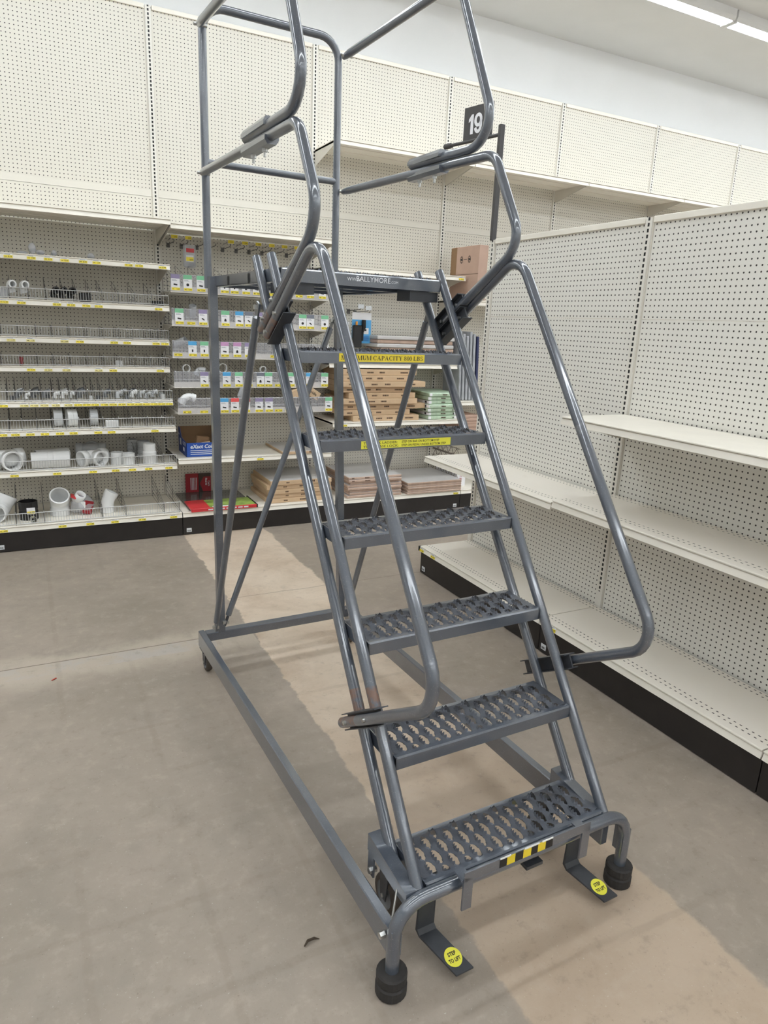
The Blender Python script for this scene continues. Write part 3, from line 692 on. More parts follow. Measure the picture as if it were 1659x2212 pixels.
def tee(r, Lh, arm, mat='pvc_white', n=20):
    m=MB().mat(mat, True)
    def hollow(M_, z0, z1, rr):
        m.M=M_; m.lathe([(rr-.006,z0),(rr,z0),(rr,z1),(rr-.006,z1)],n,smooth=True,closed=True)
    I=Matrix.Rotation(PI/2,4,'Y')
    hollow(I,-Lh,Lh,r); hollow(I,-Lh-.001,-Lh*.55,r+.005); hollow(I,Lh*.55,Lh+.001,r+.005)
    A=Matrix.Rotation(-PI/2,4,'X') if False else Matrix.Rotation(PI/2,4,'X')
    hollow(A,r*.6,arm,r); hollow(A,arm*.7,arm+.001,r+.005); m.ident(); return m
zD=.1765; fy=-.40
# base deck
o=fitting('pipe_elbow', elbow(.062,PI*.40,.075,.05), 'large white pipe elbow at the deck end, one mouth facing the aisle', (-1.19,-.43,zD+.068))
_x=Vector((.42,-.12,.90)).normalized(); _z=Vector((.25,.95,.0)); _z=(_z-_x*_z.dot(_x)).normalized(); _y=_z.cross(_x)
o.rotation_euler=Matrix(((_x.x,_y.x,_z.x),(_x.y,_y.y,_z.y),(_x.z,_y.z,_z.z))).to_euler()
o=fitting('pipe_coupling', ring(.060,.125,.006,True,'abs_black'), 'black pipe coupling with a price sticker standing on the base deck', (-1.005,-.42,zD))
m=MB().mat('paper').box(-.026,.026,-.0015,0,0,.045); m.mat('tag_yellow').box(-.024,.024,-.002,-.0012,.003,.02); m.mat('ink').text('3.99',.012,(.02,-.0024,.006),align='R'); s=m.build('price_sticker', o); s.location=(.015,-.0605,.045)
fitting('pipe_elbow', elbow(.062,PI*.26,.085,.052), 'largest white pipe elbow on the base deck, wide mouth tilted toward the aisle', (-.805,-.37,zD+.0545), (0,0,-PI/2))
t=thing('bagged_fittings','clear bag of white and red parts slumped in a wire bin on the deck','bag',(-.665,-.40,zD))
m=MB().mat('plastic_bag',True); vs=[]; fs=[]
for i in range(9):
    for j in range(14):
        th=PI*i/8; ph=2*PI*j/14; r=1+.12*math.sin(3*ph+2*th)+.08*math.sin(5*th+ph)
        vs.append((.078*r*math.sin(th)*math.cos(ph), .06*r*math.sin(th)*math.sin(ph), .068+.068*r*math.cos(th)))
for i in range(8):
    for j in range(14): fs.append((i*14+j,i*14+(j+1)%14,(i+1)*14+(j+1)%14,(i+1)*14+j))
m.add(vs,fs,True); m.build('bag', t)
m=MB().mat('pvc_white',True).at(-.03,-.01,.10,ry=.5,rx=.5); m.lathe([(.030,0),(.036,0),(.036,.07),(.030,.07)],16,closed=True); m.build('white_part', t)
MB().mat('red_print').at(-.045,-.02,.125,ry=.5).bbox(-.03,.03,-.035,.035,-.003,.016,.006).build('red_cap', t)
MB().mat('red_dark').at(.035,-.035,.05,rz=.3,ry=.3).bbox(-.035,.035,-.012,.012,-.045,.05,.008).build('red_part', t)
MB().mat('white_chip').at(.0,-.045,.07,rz=-.3).bbox(-.022,.022,-.006,.006,-.02,.03,.004).build('label', t)
fitting('pipe_bend', elbow(.044,PI*.16,.16,.035), 'small white angled pipe bend standing alone in an open deck bin', (-.497,-.41,zD+.0395), (0,.0,0))
t=fitting('hose_clamp', ring(.020,.03,.002,False,'zinc',12), 'shiny metal clamp lying before the black coupling on the deck', (-.985,-.515,zD+.021), (PI/2,0,.4))
# shelf of wide drain tees
zL=.5205
fitting('drain_tee', tee(.062,.10,.11), 'white drain tee with open branch toward the aisle on its shelf', (-1.105,-.36,zL+.069), (0,0,.35))
fitting('pipe_coupling', ring(.056,.24,.005,True), 'long white pipe coupling lying lengthwise behind the wire fence', (-.96,-.40,zL+.057), (0,PI/2,0))
fitting('pipe_coupling', ring(.052,.22,.005,True), 'white pipe coupling lying behind the long lengthwise coupling', (-.93,-.27,zL+.053), (0,PI/2,.25))
fitting('drain_tee', tee(.056,.10,.09,'pvc_grey'), 'greyish drain tee pushed to the back of its shelf', (-.56,-.15,zL+.062), (0,0,3.0))
fitting('drain_tee', tee(.050,.10,.095), 'white drain tee tilted toward the aisle beside two upright caps', (-.565,-.36,zL+.056), (0,0,.55))
fitting('pipe_socket', ring(.043,.085,.005,False), 'white upright pipe cap touching the drain tee', (-.405,-.365,zL), (0,0,0))
fitting('pipe_socket', ring(.043,.085,.005,False), 'white upright pipe cap in front of its twin, price tag below', (-.333,-.415,zL), (0,0,0))
m=MB().mat('pvc_white',True); m.lathe([(.040,0),(.048,0),(.048,.085),(.043,.092),(.043,.145),(.036,.145)],22,smooth=False); m.lathe([(.036,.145),(.036,.01),(.001,.01)],22)
fitting('stepped_adapter', m, 'white stepped adapter standing upright near the shelf end', (-.184,-.40,zL))
m=MB().mat('pvc_grey',True)
for i in range(6): m.lathe([(.040,i*.022),(.046,i*.022+.002),(.046,i*.022+.016),(.041,i*.022+.022)],20,smooth=False)
fitting('flange_stack', m, 'pile of pale ribbed flanges standing at the shelf back', (-.195,-.20,zL))
m=MB().mat('pvc_grey',True)
for i in range(6): m.lathe([(.034,i*.022),(.040,i*.022+.002),(.040,i*.022+.016),(.035,i*.022+.022)],20,smooth=False)
fitting('flange_stack', m, 'narrow pile of pale ribbed flanges behind the wider one', (-.265,-.11,zL))
# shelf of upright couplings
zC=.7955
fitting('pipe_hub', ring(.058,.055,.005,False,'pvc_grey'), 'pale grey pipe hub standing on edge between two bin dividers', (-.797,-.33,zC+.061), (0,PI/2,0))
fitting('pipe_hub', ring(.060,.062,.005,True), 'bright white pipe hub with printed side standing on edge', (-.715,-.34,zC+.061), (0,PI/2,.12))
fitting('pipe_hub', ring(.058,.050,.005,False,'pvc_grey'), 'pale grey pipe hub standing alone right of the bright white one', (-.565,-.32,zC+.061), (0,PI/2,0))
tag(MB().mat('pvc_white').bbox(-.475,-.39,-.46,-.42,zC+.001,zC+.052,.003).build('barcode_bundle'),'white taped bundle lying low behind the wire fence','bundle')
fitting('pipe_socket', ring(.036,.04,.004,False), 'cloudy white cap lying in the bin nearest the shelf edge', (-1.165,-.36,zC), (0,0,0))
# crowded bins
rng=random.Random(11); zK=.9785
d5=sorted(x for x in FD['L5'])
for i in range(len(d5)-1):
    w_=d5[i+1]-d5[i]
    for q in range(2 if w_>.05 else 1):
        r=min(.016, w_*.26); mt=rng.choice(['pvc_white','fitting_grey','pvc_grey','fitting_grey','pvc_grey'])
        x=(d5[i]+d5[i+1])/2+rng.uniform(-.15,.15)*w_; y=-.33+.14*q+rng.uniform(-.02,.02)
        eb=rng.random()<.5
        if eb: mb=elbow(r,PI*.5,r*1.6,.012,mt,10); loc=(x-r*1.3,y,zK+r+.016); rot=(0,0,rng.uniform(-.4,.4))
        else: mb=ring(r,r*2.4,.003,True,mt,12); loc=(x,y,zK); rot=(0,0,0)
        fitting('small_fitting', mb, 'small '+{'pvc_white':'white','fitting_grey':'metal','pvc_grey':'pale grey'}[mt]+(' elbow' if eb else ' socket')+' loose in the crowded wire bins', loc, rot, group='crowded bins: '+{'pvc_white':'white','fitting_grey':'metal','pvc_grey':'pale grey'}[mt]+(' elbows' if eb else ' sockets'))
fitting('pipe_union', ring(.024,.04,.004,True), 'small white fitting alone in the wire bin above the crowded ones', (-.345,-.28,1.2085), (0,0,0))
tag(MB().mat('red_dark').bbox(-.978,-.952,-.27,-.24,1.2085,1.262,.003).build('red_package'),'thin red package at the back of the mostly empty wire bin','package')
# black and white elbows shelf
zE=1.6375
for i,(x,y) in enumerate(((-.735,-.33),(-.685,-.33),(-.635,-.33))):
    fitting('black_elbow', elbow(.019,PI*.5,.03,.016,'abs_black',12), 'small black elbow fitting in a row behind the wire fence', (x,y,zE+.036), (0,0,-1.2), group='black elbows behind the fence')
tag(MB().mat('abs_black').bbox(-.578,-.505,-.36,-.28,zE,zE+.06,.006).build('black_fitting_pack'),'black pack of fittings in a wire bin right of the black elbows','package')
for x in (-.985,-.912):
    fitting('white_elbow', elbow(.022,PI*.5,.032,.018,'pvc_white',14), 'small white elbow perched on top of the wire bin divider', (x,-.32,zE+.058), (.3,0,-1.1), group='white elbows beside the divider')
tag(MB().mat('plastic_bag').bbox(-1.075,-1.0,-.37,-.29,zE,zE+.065,.012).build('clear_pack'),'clear pack of parts in the wire bin holding white elbows','package')
tag(MB().mat('abs_black').bbox(-.112,-.03,-.36,-.30,zE,zE+.03,.006).build('dark_fitting_pack'),'low dark pack at the very end of the elbow shelf','package')
# top fenceless shelf: crumpled bagged parts
zT=1.9105
for i,(x,hh,wd) in enumerate(((-.90,.02,.03),(-.84,.075,.022),(-.795,.035,.03),(-.715,.04,.02),(-.495,.04,.028))):
    m=MB().mat('plastic_bag',True); vs=[];fs=[]
    for a in range(6):
        for b in range(9):
            th=PI*a/5; ph=2*PI*b/9; r=1+.2*math.sin(2*ph+th+i)
            vs.append((wd*r*math.sin(th)*math.cos(ph),.025*math.sin(th)*math.sin(ph),hh/2+hh/2*math.cos(th)))
    for a in range(5):
        for b in range(9): fs.append((a*9+b,a*9+(b+1)%9,(a+1)*9+(b+1)%9,(a+1)*9+b))
    m.add(vs,fs,True); m.mat('fitting_grey',True).at(0,0,hh*.35,ry=1.3).cyl(min(.009,hh*.3),-.018,.018,8); m.ident()
    o=m.build('bagged_part'); o.location=(x,-.40,zT)
    tag(o, ['flat crumpled bagged part left of the tall bag on the fenceless shelf','tall crumpled clear bag standing on the fenceless shelf','crumpled bagged part right of the tall clear bag','small crumpled bagged part standing apart on the fenceless shelf','crumpled bagged part alone far from the others, fenceless shelf'][i], 'bag')
# things in the card bins
for x,r,lab in ((.115,.030,'white pipe ring sticking up from the card bin by its end'),(.385,.036,'widest white pipe ring sticking up between card bins'),(.700,.026,'smallest white pipe ring sticking up by the grey topped card')):
    fitting('pipe_ring', ring(r,.02,.005,False), lab, (x,-.30,1.075+.105+r*.7), (PI/2,0,.2), cat='pipe ring')
fitting('pipe_elbow', elbow(.020,PI*.5,.03,.02,'pvc_grey',12), 'grey elbow fitting lying on top of the ring card bin', (.20,-.28,1.17), (0,.3,0))
fitting('pipe_stub', ring(.026,.08,.004,True,'pvc_grey'), 'grey pipe stub leaning in the second card bin', (.185,-.25,1.58), (.5,0,0))
fitting('pipe_stub', ring(.028,.09,.004,True,'pvc_grey'), 'grey pipe stub leaning in the pink card bin', (.06,-.25,1.37), (1.2,0,.8))
fitting('pipe_wye', elbow(.026,PI*.4,.05,.03,'pvc_white',14), 'white bent fitting in the lowest card bin by its end', (.07,-.40,.98), (0,.6,0))
tag(MB().mat('plastic_bag').at(.50,-.42,.985,ry=.4).bbox(-.04,.04,-.015,.015,0,.085,.012).build('clear_bag'),'crumpled clear bag rising out of the lowest card bin','bag')
m=MB().mat('cardboard').at(1.06,-.42,1.0,rz=.1,ry=.55).bbox(-.055,.055,-.03,.03,-.005,.06,.002); m.mat('ink').text('Bridle',.022,(-.045,-.0305,.018),bold=.02); tag(m.build('small_carton'),'small tilted brown carton with handwriting on the lowest card bin','carton')
m=MB().mat('cardboard').at(.94,-.40,.99,ry=-.3).bbox(-.05,.05,-.03,.03,0,.06,.002); tag(m.build('small_carton'),'small plain brown carton leaning beside the handwritten one','carton')

# ================================================================== cartons and boxes
def bars(m, x0, y, z, n, s=.006, mat='ink_brown', rnd=None):
    m.mat(mat); x=x0
    for i in range(n):
        wd=s*(.5+.9*rnd.random()); m.box(x,x+wd,y-.0008,y+.0004,z,z+s*1.6); x+=wd+s*.35
def carton(name, label, x0,x1,y0,y1,z0,z1, mat='cardboard', group=None, marks=(), c=.002, rz=0, top=None, cat='carton'):
    cx,cy=(x0+x1)/2,(y0+y1)/2; hw,hd=(x1-x0)/2,(y1-y0)/2; hh=z1-z0
    m=MB().mat(mat).bbox(-hw,hw,-hd,hd,0,hh,min(c,hh*.2))
    if top: m.mat(top).box(-hw+.004,hw-.004,-hd+.004,hd-.004,hh-.001,hh+.0006)
    rnd=random.Random(int(x0*1000+z0*977))
    for fx,n,s in marks: bars(m,-hw+fx*2*hw,-hd-.0006,hh*.35,n,s,rnd=rnd)
    o=m.build(name); o.location=(cx,cy,z0); o.rotation_euler=(0,0,rz); return tag(o,label,cat,group)
tb=[(1.300,2.004),(1.302,1.950),(1.303,2.073),(1.309,1.940),(1.371,1.990),(1.312,2.002),(1.308,2.106),(1.309,1.946),(1.410,2.027)]
zb=.7985
for i,(a,b) in enumerate(reversed(tb)):
    th=.0465
    carton('flat_carton','long flat brown carton, '+nth(i,9)+' of the tall pile on the middle shelf', a,b,-.485+.02*((i*7)%3),-.08,zb,zb+th-.002,group='flat cartons piled on the shelf', marks=((.08,5,.007),(.34,6,.007),(.5,5,.008),(.78,8,.007)), rz=.006*((i%3)-1)); zb+=th
for i in range(7):
    o=carton('green_pack','green and white wrapped pack, '+nth(i,7)+' of the pile beside the brown cartons',2.115+.008*math.sin(i*2),2.40+.008*math.cos(i),-.49+.012*math.sin(i*1.7),-.12,.7985+i*.033,.7985+i*.033+.0315,'green_pack','green packs beside the cartons',c=.008, marks=((.45,6,.006),),cat='package')
    m=MB().mat('paper'); hh=.0315
    m.box(-.1435,-.118,-.19,.17,.004,hh-.004); m.box(.118,.1435,-.19,.17,.004,hh-.004); m.mat('ink').box(-.1445,-.143,-.15,-.12,.008,hh-.008); m.box(.1,.11,-.1945,-.1935,.010,hh-.010); m.build('wrap_end', o)
# wrapped bundles on shelf H
zz=1.2635
for i in range(7):
    x0=1.70 if i<4 else 1.665; th=.032
    carton('wrapped_bundle','pale shrink wrapped bundle, '+nth(i,7)+' of the pile below the hanging tool',x0+.004*(i%2),2.42-.006*(i%3),-.36+.01*(i%2),-.05,zz,zz+th-.002,'wrap_edge' if i%2 else 'wrap_top','wrapped bundles on the shelf',c=.006, marks=((.55,4,.006),) if i>4 else (),cat='bundle'); zz+=th
# deck piles
zz=.1775
for i in range(7):
    carton('tile_pack','thin shrink wrapped pack, '+nth(i,7)+' of the wide low deck pile',1.88+.006*(i%2),2.428+.004*(i%3),-.612+.004*(i%3),-.08,zz,zz+.0142,'wrap_edge','flat packs in the wide low pile',c=.004,top='wrap_top',cat='package'); zz+=.0145
zz=.1775
for i in range(8):
    x0=1.335+.006*((i*3)%4); x1=1.84 if i<6 else 1.835
    carton('tile_pack','shrink wrapped pack, '+nth(i,8)+' of the taller uneven deck pile',x0,x1,-.59+.01*(i%3),-.06,zz,zz+.0212,'wrap_edge','flat packs in the uneven pile',c=.004,top='wrap_top',marks=((.06,3,.006),(.3,5,.006)) if i>5 else (),rz=.02*((i%3)-1),cat='package'); zz+=.0220
zz=.1775
for i in range(5):
    carton('flat_carton','wide flat brown carton, '+nth(i,5)+' of five beside the display panel',.665+.012*((i*2)%3),1.205,-.545+.012*(i%2),-.07,zz,zz+.0345,group='five flat cartons on the deck',marks=((.25,4,.006),(.5,6,.007),(.62,4,.010)),top='wrap_top' if i==4 else None,rz=.008*((i%3)-1)); zz+=.0358
carton('flat_boxed_board','flat boxed panel with pale top lying on the shelf with the blue box',.80,1.17,-.51,-.06,.5570,.578,top='wrap_top',marks=((.6,5,.008),))
# leaning silver wrapped panels, navy pack, pink pile, upright carton
for i in range(6):
    o=MB().mat('navy_pack' if i==5 else 'silver_wrap').bbox(-.012,.012,-.14,.14,0,.60-.02*(i%3),.006).build('wrapped_blind_pack'); o.location=(2.50+.036*i,-.24,.9475); o.rotation_euler=(0,-.05,0)
    tag(o,'navy wrapped panel standing behind the silver wrapped ones' if i==5 else 'silver wrapped panel standing on end beside the wrapped bundles','panel',None if i==5 else 'silver panels standing on end')
zz=.6065
for i in range(8):
    carton('pink_pack','thin pinkish pack, '+nth(i,8)+' of the pile by the green packs',2.47,2.70,-.44+.004*(i%2),-.1,zz,zz+.026,'cardboard_pink','pinkish packs in a pile',c=.003,cat='package'); zz+=.0268
t=thing('upright_carton','big brown carton standing on end beside the low gondola end','carton',(2.462,-.145,1.806))
MB().mat('cardboard_pink').bbox(0,.09,-.43,0,0,.435,.003).build('box', t)
m=MB().mat('ink_brown').box(-.0012,.0002,-.432,.002,.208,.211); m.build('flap_seam', t)
m=MB().mat('cardboard_dark').box(-.001,.0002,-.09,-.0,.211,.432); m.build('tape', t)
m=MB().mat('ink')
for yy in (-.17,-.29):
    for k in range(10):
        a=2*PI*k/10; a2=2*PI*(k+.8)/10
        m.add([(-.0018,yy+.02*math.cos(a),.33+.03*math.sin(a)),(-.0018,yy+.02*math.cos(a2),.33+.03*math.sin(a2)),(-.0018,yy+.013*math.cos(a2),.33+.021*math.sin(a2)),(-.0018,yy+.013*math.cos(a),.33+.021*math.sin(a))],[(0,1,2,3)])
    m.box(-.0019,-.0012,yy-.012,yy+.012,.323,.337)
m.box(-.0019,-.0012,-.255,-.205,.329,.332); m.build('printed_mark', t)
# lattice bundle and white logo box at the corner
t=thing('lattice_bundle','bundle of grey wire lattice trusses lying behind the white box','lattice',(2.452,-.05,.1765))
for j in range(5):
    m=MB().mat('rebar'); z=.004+.072*j; x_=.004*(j%2)
    for zz in (z,z+.062): m.tube([(x_,0,zz),(x_,-.46,zz)],.0045,5)
    for k in range(5): m.tube([(x_,-.46*k/5,z),(x_,-.46*(k+.5)/5,z+.062),(x_,-.46*(k+1)/5,z)],.0035,4)
    m.build('truss', t)
m=MB().mat('paper').bbox(2.47,2.57,-.46,-.1,.1765,.355,.002)
m.mat('logo_red').text('NM',.026,(2.530,-.4606,.196),xdir=(0,0,1),ydir=(-1,0,0),bold=.05,shear=.2).text('Dantex',.020,(2.528,-.4606,.258),xdir=(0,0,1),ydir=(-1,0,0),bold=.01,shear=.2)
tag(m.build('logo_box'),'narrow white box with red sideways lettering at the aisle end corner','box')

# blue open display box with odds and ends
t=thing('display_box','blue open display box of odds and ends on its shelf','box',(.075,-.14,.5575))
bw,bd=.262,.29
m=MB().mat('blue_box').box(0,bw,-bd,-bd+.003,0,.105); m.mat('blue_box_side').prism_x([(-bd,0),(0,0),(0,.19),(-.06,.19),(-.11,.125),(-bd,.105)],0,.003)
m.prism_x([(-bd,0),(0,0),(0,.19),(-.06,.19),(-.11,.125),(-bd,.105)],bw-.003,bw); m.mat('cardboard_dark').box(0,bw,-.003,0,0,.19); m.box(.003,bw-.003,-bd+.003,-.003,0,.004)
m.prism_x([(-bd+.004,.005),(-.004,.005),(-.004,.188),(-.06,.188),(-.11,.123),(-bd+.004,.103)],.003,.0045)
m.build('tray', t)
m=MB().mat('logo_white').text('eXact Color',.030,(.028,-bd-.0008,.062),width=.20,bold=.03,shear=.2)
for k in range(3): m.box(.03,.20,-bd-.0008,-bd,.016+k*.014,.021+k*.014)
m.build('printed_front', t)
m=MB().mat('logo_white')
for k in range(3): m.box(-.0008,.0,-.27,-.16,.078+k*.010,.081+k*.010)
m.box(-.0008,0,-.22,-.17,.03,.058); m.box(-.0008,0,-.105,-.055,.06,.11); m.text('eXact',.02,(-.0008,-.05,.13),xdir=(0,-1,0) if False else (0,1,0),ydir=(0,0,1),bold=.03); m.build('printed_side', t)
for (nm,mt,x,y,z,sx,sy,sz,rz_,ry_,lab) in (('brown_packet','cardboard_dark',.13,-.17,.07,.10,.03,.11,.2,.15,'brown paper packet sticking out of the blue display box'),
   ('brown_packet','cardboard',.17,-.20,.05,.09,.02,.09,-.2,-.2,'folded brown card leaning in the blue display box'),
   ('orange_packet','orange',.055,-.22,.06,.03,.01,.07,.2,-.3,'orange packet corner inside the blue display box'),
   ('blue_packet','blue_box',.17,-.25,.05,.08,.02,.08,.4,.5,'bright blue packet inside the blue display box'),
   ('red_packet','red_print',.225,-.18,.06,.03,.02,.10,.1,.2,'red packet at the far side of the blue display box')):
    o=MB().mat(mt).bbox(-sx/2,sx/2,-sy/2,sy/2,0,sz,.003).build(nm); o.location=(.075+x,-.14+y,.5575+z-.045); o.rotation_euler=(.1,ry_,rz_); tag(o,lab,'packet')
# large floor catalogue and red leaflet card
t=thing('catalogue_display','flat lit display panel with red and green print on the deck','display',(.055,-.03,.1765))
MB().mat('clear_dark').bbox(0,.50,-.53,-.0,0,.010,.003).build('base_sheet', t)
m=MB().mat('red_print').box(.006,.15,-.575,-.32,.0105,.022); m.build('red_panel', t)
m=MB().mat('green_print').box(.15,.50,-.575,-.33,.0105,.0215); m.build('picture_panel', t)
m=MB().mat('red_print').bbox(.006,.502,-.585,-.575,.0,.026,.003); m.mat('logo_white')
for k in range(7): m.box(.13+.045*k,.165+.045*k,-.5858,-.585,.008,.018)
m.build('front_edge', t)
MB().mat('black_plastic').bbox(.500,.510,-.585,-.30,0,.026,.002).build('side_edge', t)
MB().mat('paper').box(.17,.33,-.56,-.53,.0217,.0222).build('caption', t)
t=thing('leaflet_card','upright dark red leaflet standing against the pegboard above the display','card',(.135,-.04,.1875))
MB().mat('red_dark').bbox(0,.105,-.004,0,0,.155,.001).build('front_page', t)
m=MB().mat('brown_cover').bbox(.108,.205,-.004,0,0,.155,.001); m.mat('red_dark').prism_y([(.115,.07),(.145,.125),(.204,.125),(.204,.002),(.14,.002)],-.0052,-.0038); m.build('back_page', t)
m=MB().mat('logo_white').text("Can't",.016,(.180,-.0058,.09),xdir=(0,0,-1),ydir=(1,0,0),bold=.02).text("Find It?",.016,(.158,-.0058,.112),xdir=(0,0,-1),ydir=(1,0,0),bold=.02)
for k in range(5): m.box(.04+k*.011,.044+k*.011,-.0052,-.0042,.02,.12)
m.build('printed_words', t)

# hanging tool card, hooks, spray head
for x,z,lg,lab in ((1.555,1.675,.24,'long steel hook with a white flag carrying the tool card'),(1.615,1.665,.26,'long steel hook with a clear flag beside the tool card'),(1.66,1.652,.2,'shorter bare steel hook right of the tool card')):
    m=MB().mat('wire_dark').box(-.014,.014,-.006,0,-.025,.015).tube([(0,-.004,0),(0,-lg,.012),(0,-lg-.01,.024)],.003,6)
    if lg>.21: m.mat('sticker_white').box(-.026,.026,-lg-.014,-lg-.012,.018,.052)
    o=m.build('display_hook'); o.location=(x,-.0005,z); tag(o,lab,'hook')
t=thing('carded_tool','black hand tool on a blue and white hanging card','tool',(1.588,-.205,1.415))
m=MB().mat('blue_card').box(-.088,.088,0,.0015,0,.19); m.mat('paper').box(-.088,.088,0,.0015,.19,.248); m.box(.022,.066,-.001,0,.075,.125)
m.mat('ink').box(.028,.045,-.0015,-.001,.10,.115)
for k in range(5): m.mat('blue_box').box(.022,.07,-.0008,0,.02+k*.009,.0235+k*.009)
m.build('hang_card', t)
m=MB().mat('abs_black').bbox(-.088,-.008,-.035,-.002,-.035,.145,.006); m.build('tool_body', t)
m=MB().mat('black_plastic',True).at(.0,-.022,.03).tube([(0,0,-.01),(.0,0,.06),(.010,0,.10),(.010,0,.16)],[.009,.010,.018,.017],10); m.ident(); m.build('tool_grip', t)
MB().mat('orange',True).at(-.055,-.02,.145).cyl(.009,0,.03,10).build('nozzle', t)
t=thing('spray_head','white trigger spray head poking out beside the tool card','sprayer',(1.44,-.22,1.5285))
m=MB().mat('pvc_white',True).prism_y([(-.02,.03),(.022,.03),(.025,.055),(-.015,.06)],-.012,.012); m.prism_y([(.0,.03),(.010,.03),(.026,-.022),(.018,-.022)],-.006,.006); m.build('trigger', t)
MB().mat('pvc_white',True).at(-.01,0,-.265).lathe([(.001,0),(.034,0),(.034,.19),(.012,.25),(.012,.295)],14).build('bottle', t)
# second blister hanging (blue) beside the ladder's right post
# white funnel like bottle behind ladder (below second card bin)
m=MB().mat('pvc_white',True).lathe([(.001,0),(.045,0),(.028,.10),(.020,.14),(.001,.145)],18); o=m.build('white_bottle'); o.location=(1.225+.05,-.20,1.2635+.0); tag(o,'white tapered bottle standing at the bundle shelf end','bottle')

# ================================================================== aisle sign
t=thing('aisle_sign','dark aisle number sign on a post above the low gondola end','sign',(1.665,-1.885,2.098))
MB().mat('sign_black').bbox(-.0165,.0165,-.0125,.0125,0,.637,.002).build('post', t)
ad=Vector((-.107,.453,0)); 
m=MB().mat('sign_black',True).tube([tuple(Vector((0,0,.585))),tuple(Vector((0,0,.585))+ad)],.010,10); e=Vector((0,0,.585))+ad
m.tube([tuple(e+Vector((.014,-.05,-.0))),tuple(e)],.016,10); m.build('arm', t)
adn=ad.normalized()
m=MB().mat('sign_black'); s0=ad*.16; s1=ad*.66; nx=Vector((adn.y,-adn.x,0))*.003
c=[s1+nx,s0+nx,s0-nx,s1-nx]; m.add([tuple(p+Vector((0,0,.595))) for p in c]+[tuple(p+Vector((0,0,.775))) for p in c],[(3,2,1,0),(4,5,6,7),(0,1,5,4),(1,2,6,5),(2,3,7,6),(3,0,4,7)])
m.build('number_plate', t)
mid=s0+(s1-s0)*.60; O_=mid-nx*1.5+Vector((0,0,.622)); X_=-adn
m=MB().mat('sign_white'); one=[(-.052,.084),(-.030,.108),(-.013,.108),(-.013,0),(-.036,0),(-.036,.074),(-.052,.066)]
m.add([tuple(O_+X_*a+Vector((0,0,b))) for a,b in one],[tuple(range(len(one)))])
K=20; ox,oz=.026,.072
def ringq(rx0,rz0,rx1,rz1,c,t0,t1):
    vs=[];fs=[]
    for k in range(K+1):
        t_=t0+(t1-t0)*k/K
        vs+=[tuple(O_+X_*(c[0]+rx0*math.cos(t_))+Vector((0,0,c[1]+rz0*math.sin(t_)))),tuple(O_+X_*(c[0]+rx1*math.cos(t_))+Vector((0,0,c[1]+rz1*math.sin(t_))))]
    for k in range(K): fs.append((2*k,2*k+1,2*k+3,2*k+2))
    m.add(vs,fs)
ringq(.033,.038,.013,.019,(ox,.072),0,2*PI); ringq(.033,.048,.013,.028,(ox,.046),-2.75,.65)
m.build('number', t)
for f in (.3,.85):
    q=ad*f+Vector((0,0,.575)); MB().mat('sign_black',True).tube([tuple(q),tuple(q+Vector((0,0,-.02))),tuple(q+adn*.012+Vector((0,0,-.034))),tuple(q+adn*.022+Vector((0,0,-.026)))],.002,6).build('sign_hook', t)
# visible face towards the aisle (number also readable from camera side)

# ================================================================== rolling ladder
LD=thing('rolling_ladder','grey steel rolling warehouse ladder with handrails and serrated treads','ladder',(.1269,-4.4211,0),.032)
LG='ladder_grey'; TR=.0155
W2=.2975; SL_V=.1705; H1=.2692; SH=.2446
def tread_pos(i): return (i-1)*SL_V, H1+(i-1)*SH
def vw_front(w): return .006+(w-.243)*(1.047-.006)/(1.764-.243)
def vw_rear(w): return .132+(w-.243)*(1.19-.132)/(1.762-.243)
def grating(width, v0, v1, z, pitch=.0338, lens=.0545):
    m=MB().mat('tread_metal'); n=int(round(width/pitch)); pt=width/n; K=int((v1-v0)/.0026)
    def opening(k,j):
        v=j*.0026; ph=(v+(lens/2 if k%2 else 0)+.004)%lens/lens
        o=max(0,math.sin(PI*ph)-.16)/.84
        return (.0132*o**.7 + (.0040 if ((j//2)%2 and o>.1) else 0)), o
    for k in range(n):
        xc=-width/2+pt*(k+.5); vs=[]; fs=[]
        for j in range(K+1):
            v=v0+(v1-v0)*j/K; end=(j==0 or j==K)
            ol,al=opening(k-1,j) if k>0 else (0,0); orr,ar=opening(k,j) if k<n-1 else (0,0)
            if end: ol=orr=al=ar=0
            tz=.0045 if (j//2)%2==0 else 0
            xl=xc-pt/2+ol/2; xr=xc+pt/2-orr/2; wd=xr-xl
            vs+=[(xl,v,z+.0045*al+tz*al),(xl+wd*.2,v,z-.0015*al),(xr-wd*.2,v,z-.0015*ar),(xr,v,z+.0045*ar+tz*ar)]
        for j in range(K):
            for q in range(3): a=j*4+q; fs.append((a,a+1,a+5,a+4))
        m.add(vs,fs,False)
    return m
g_tr=grating(2*W2-.008,.014,.152,0).build('grating', mesh_only=True)
fb=MB().mat(LG)
fb.prism_x([(0,-.036),(.0,-.004),(.004,0),(.018,0),(.018,-.003),(.005,-.004),(.005,-.036)],-W2,W2)
fb.prism_x([(.165,-.030),(.165,-.002),(.163,0),(.150,0),(.150,-.003),(.161,-.004),(.161,-.030)],-W2,W2)
for s in (-1,1): fb.box(min(s*W2,s*(W2-.004)),max(s*W2,s*(W2-.004)),.0,.165,-.036,-.001)
f_tr=fb.build('tread', mesh_only=True)
